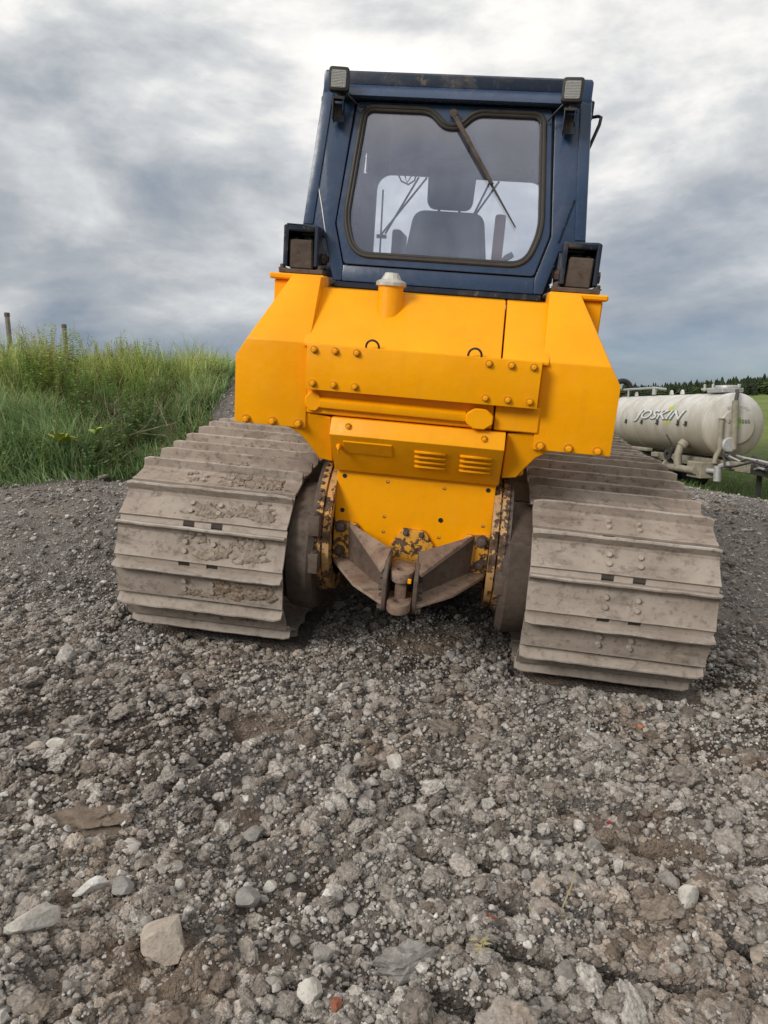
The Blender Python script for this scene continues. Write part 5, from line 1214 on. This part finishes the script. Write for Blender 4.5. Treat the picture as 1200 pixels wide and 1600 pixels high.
# side fittings, top gear
for y in (-4.9, -3.7, -2.6, -1.3, -.85):
    bm = B(); box(bm, *sorted((VS*(RT-.02), VS*(RT+.05))), y-.03, y+.03, -.02, .10); box(bm, *sorted((VS*(RT-.02), VS*(RT+.05))), y-.09, y-.03, -.02, .02); fin('side_hook', bm, M['darkmetal'], tk)
for y in (-3.6, -2.9, -6.2):
    bm = B(); prism_x(bm, [(y-.09, .88), (y+.09, .88), (y+.06, .99), (y, 1.03), (y-.06, .99)], -.03, .03); fin('lifting_eye', bm, M['tank'], tk, .008)
bm = B(); box(bm, -.30, .30, -.9, -.10, .88, 1.0); cyl(bm, (0, -.45, 1.0), (0, -.45, 1.08), .30, .28, 24); box(bm, -.06, .06, -1.7, -.8, .97, 1.03); cyl(bm, (.05, -1.5, .95), (.05, -1.5, 1.14), .04, n=8); cyl(bm, (.05, -1.05, .95), (.05, -1.05, 1.14), .04, n=8); cyl(bm, (-.1, .0, 1.0), (-.1, .0, 1.1), .05, n=8); fin('top_hatch', bm, M['galv'], tk, .02)
bm = B(); tube(bm, [(VS*.2, -LT+.2, 1.12), (VS*.2, -4.4, 1.12), (VS*.2, -3.6, 1.06)], .035, 8); cyl(bm, (VS*.2, -4.4, .9), (VS*.2, -4.4, 1.16), .07, n=10); cyl(bm, (VS*.2, -LT+.6, .85), (VS*.2, -LT+.6, 1.12), .03, n=8); fin('top_rail', bm, M['galv'], tk)
bm = B(); tube(bm, [(VS*.1+.32*math.cos(t), -LT-.2, 1.12+.32*math.sin(t)) for t in np.linspace(0, 2*math.pi, 28)[:-1]], .10, 10, True); fin('hose_coil', bm, M['rubber'], tk)
# chassis
bm = B(); box(bm, -.42, -.28, -LT+.3, 1.6, -1.16, -.92); box(bm, .28, .42, -LT+.3, 1.6, -1.16, -.92); ch_ = fin('chassis', bm, M['tankgrime'], tk, .01)
bm = B(); hexa(bm, [(-.42, 1.5, -1.16), (.42, 1.5, -1.16), (.42, 1.5, -.92), (-.42, 1.5, -.92)], [(-.10, 3.3, -1.32), (.10, 3.3, -1.32), (.10, 3.3, -1.12), (-.10, 3.3, -1.12)]); db = fin('drawbar', bm, M['darkmetal'], tk, .01)
bm = B(); lathe(bm, (0, 3.45, -1.22), (0, 0, 1), [(-.05, .08), (.05, .08), (.05, .16), (-.05, .16), (-.05, .08)], 20); fin('tow_ring', bm, M['darkmetal'], db)
bm = B(); box(bm, -.04, .04, 1.3, 1.42, -1.9, -1.1); box(bm, -.15, .15, 1.22, 1.5, -1.95, -1.9); fin('jack_stand', bm, M['darkmetal'], tk)
bm = B(); box(bm, *sorted((VS*.50, VS*.95)), -.55, .20, -1.42, -.98); vb = fin('valve_box', bm, M['tankgrime'], tk, .02)
bm = B(); tube(bm, [(VS*.98, -1.6, -1.22), (VS*.98, .0, -1.22)], .10, 14); cyl(bm, (VS*.98, -1.62, -1.22), (VS*.98, -1.50, -1.22), .20, n=20); fin('side_outlet', bm, M['tankgrime'], tk)
bm = B(); tube(bm, [(VS*.75, -1.0, -.55), (VS*.93, -1.0, -.62), (VS*1.0, -1.0, -.85), (VS*.98, -1.0, -1.15)], .11, 14); cyl(bm, (VS*.80, -1.0, -.50), (VS*.92, -1.0, -.62), .15, n=16); fin('fill_elbow', bm, M['tankgrime'], tk)
bm = B(); lathe(bm, (VS*1.05, -1.35, -.85), (VS, .2, 0), [(0, .06), (.08, .17), (.10, .17), (.10, .06)], 18); tube(bm, [(VS*1.0, -1.35, -.6), (VS*1.1, -1.4, -.4), (VS*1.12, -1.5, -.30)], .025, 8); tube(bm, [(VS*1.0, -1.3, -.65), (VS*1.08, -1.35, -.95), (VS*.95, -1.4, -1.1)], .06, 8); fin('valve', bm, M['darkmetal'], tk)
bm = B(); tube(bm, [(VS*.75, .2, -1.2), (VS*.65, .55, -1.2), (VS*.62, .60, -1.05), (VS*.6, .9, -.98)], .07, 12); cyl(bm, (VS*.66, .55, -1.45), (VS*.66, .55, -1.05), .10, n=14); fin('drain_elbow', bm, M['galv'], tk)
bm = B(); box(bm, *sorted((VS*.85, VS*1.05)), -4.2, -2.9, -.86, -.76); box(bm, *sorted((VS*.90, VS*1.0)), -2.7, -2.3, -1.0, -.86); fin('mudguard', bm, M['tankgrime'], tk, .02)
# rack of hydraulic blocks and green hoses at the far end
bm = B(); box(bm, *sorted((VS*.78, VS*.98)), -LT-.1, -LT+.25, -.7, .35); box(bm, *sorted((VS*.7, VS*1.0)), -LT-.5, -LT+.9, -.08, .05); box(bm, *sorted((VS*.7, VS*1.0)), -LT-.5, -LT+.5, -.40, -.32); rk = fin('hose_rack', bm, M['tankgrime'], tk, .01)
for k in range(6):
    bm = B(); o_ = k*.13; tube(bm, [(VS*(.98+.02*k), -LT+.9-o_, .2), (VS*(1.05+.02*k), -LT+1.0-o_, -.1), (VS*(1.02), -LT+.8-o_*.8, -.5-.02*k), (VS*.98, -LT+.1-o_*.3, -.72), (VS*.9, -LT-.3, -.85)], .022, 8); fin('hydraulic_hose', bm, M['hosegreen'], tk)
for k in range(9):
    bm = B(); r_ = random.Random(k); y0 = .5+r_.uniform(0, .4); pts = [(r_.uniform(-.5, .5), .35, -.7-r_.uniform(0, .25))]
    for j in range(5): pts.append((pts[-1][0]+r_.uniform(-.25, .25), .35+.42*(j+1)+r_.uniform(-.1, .1), -.80-r_.uniform(0, .35)))
    tube(bm, pts, .03, 8); fin('supply_hose', bm, M['darkmetal'] if k % 3 else M['galv'], tk)
for side in (-1, 1):
    for y in (-4.9, -3.4):
        wh = empty('wheel', tk, (side*.85, y, -1.42))
        bm = B(); lathe(bm, (-.24, 0, 0), (1, 0, 0), [(0, .30), (.0, .50), (.05, .56), (.24, .58), (.43, .56), (.48, .50), (.48, .30)], 36); fin('tyre', bm, M['rubber'], wh)
        bm = B(); lathe(bm, (-.20, 0, 0), (1, 0, 0), [(0, .30), (.1, .26), (.18, .1), (.18, 0)], 24); fin('rim', bm, M['tankgrime'], wh)
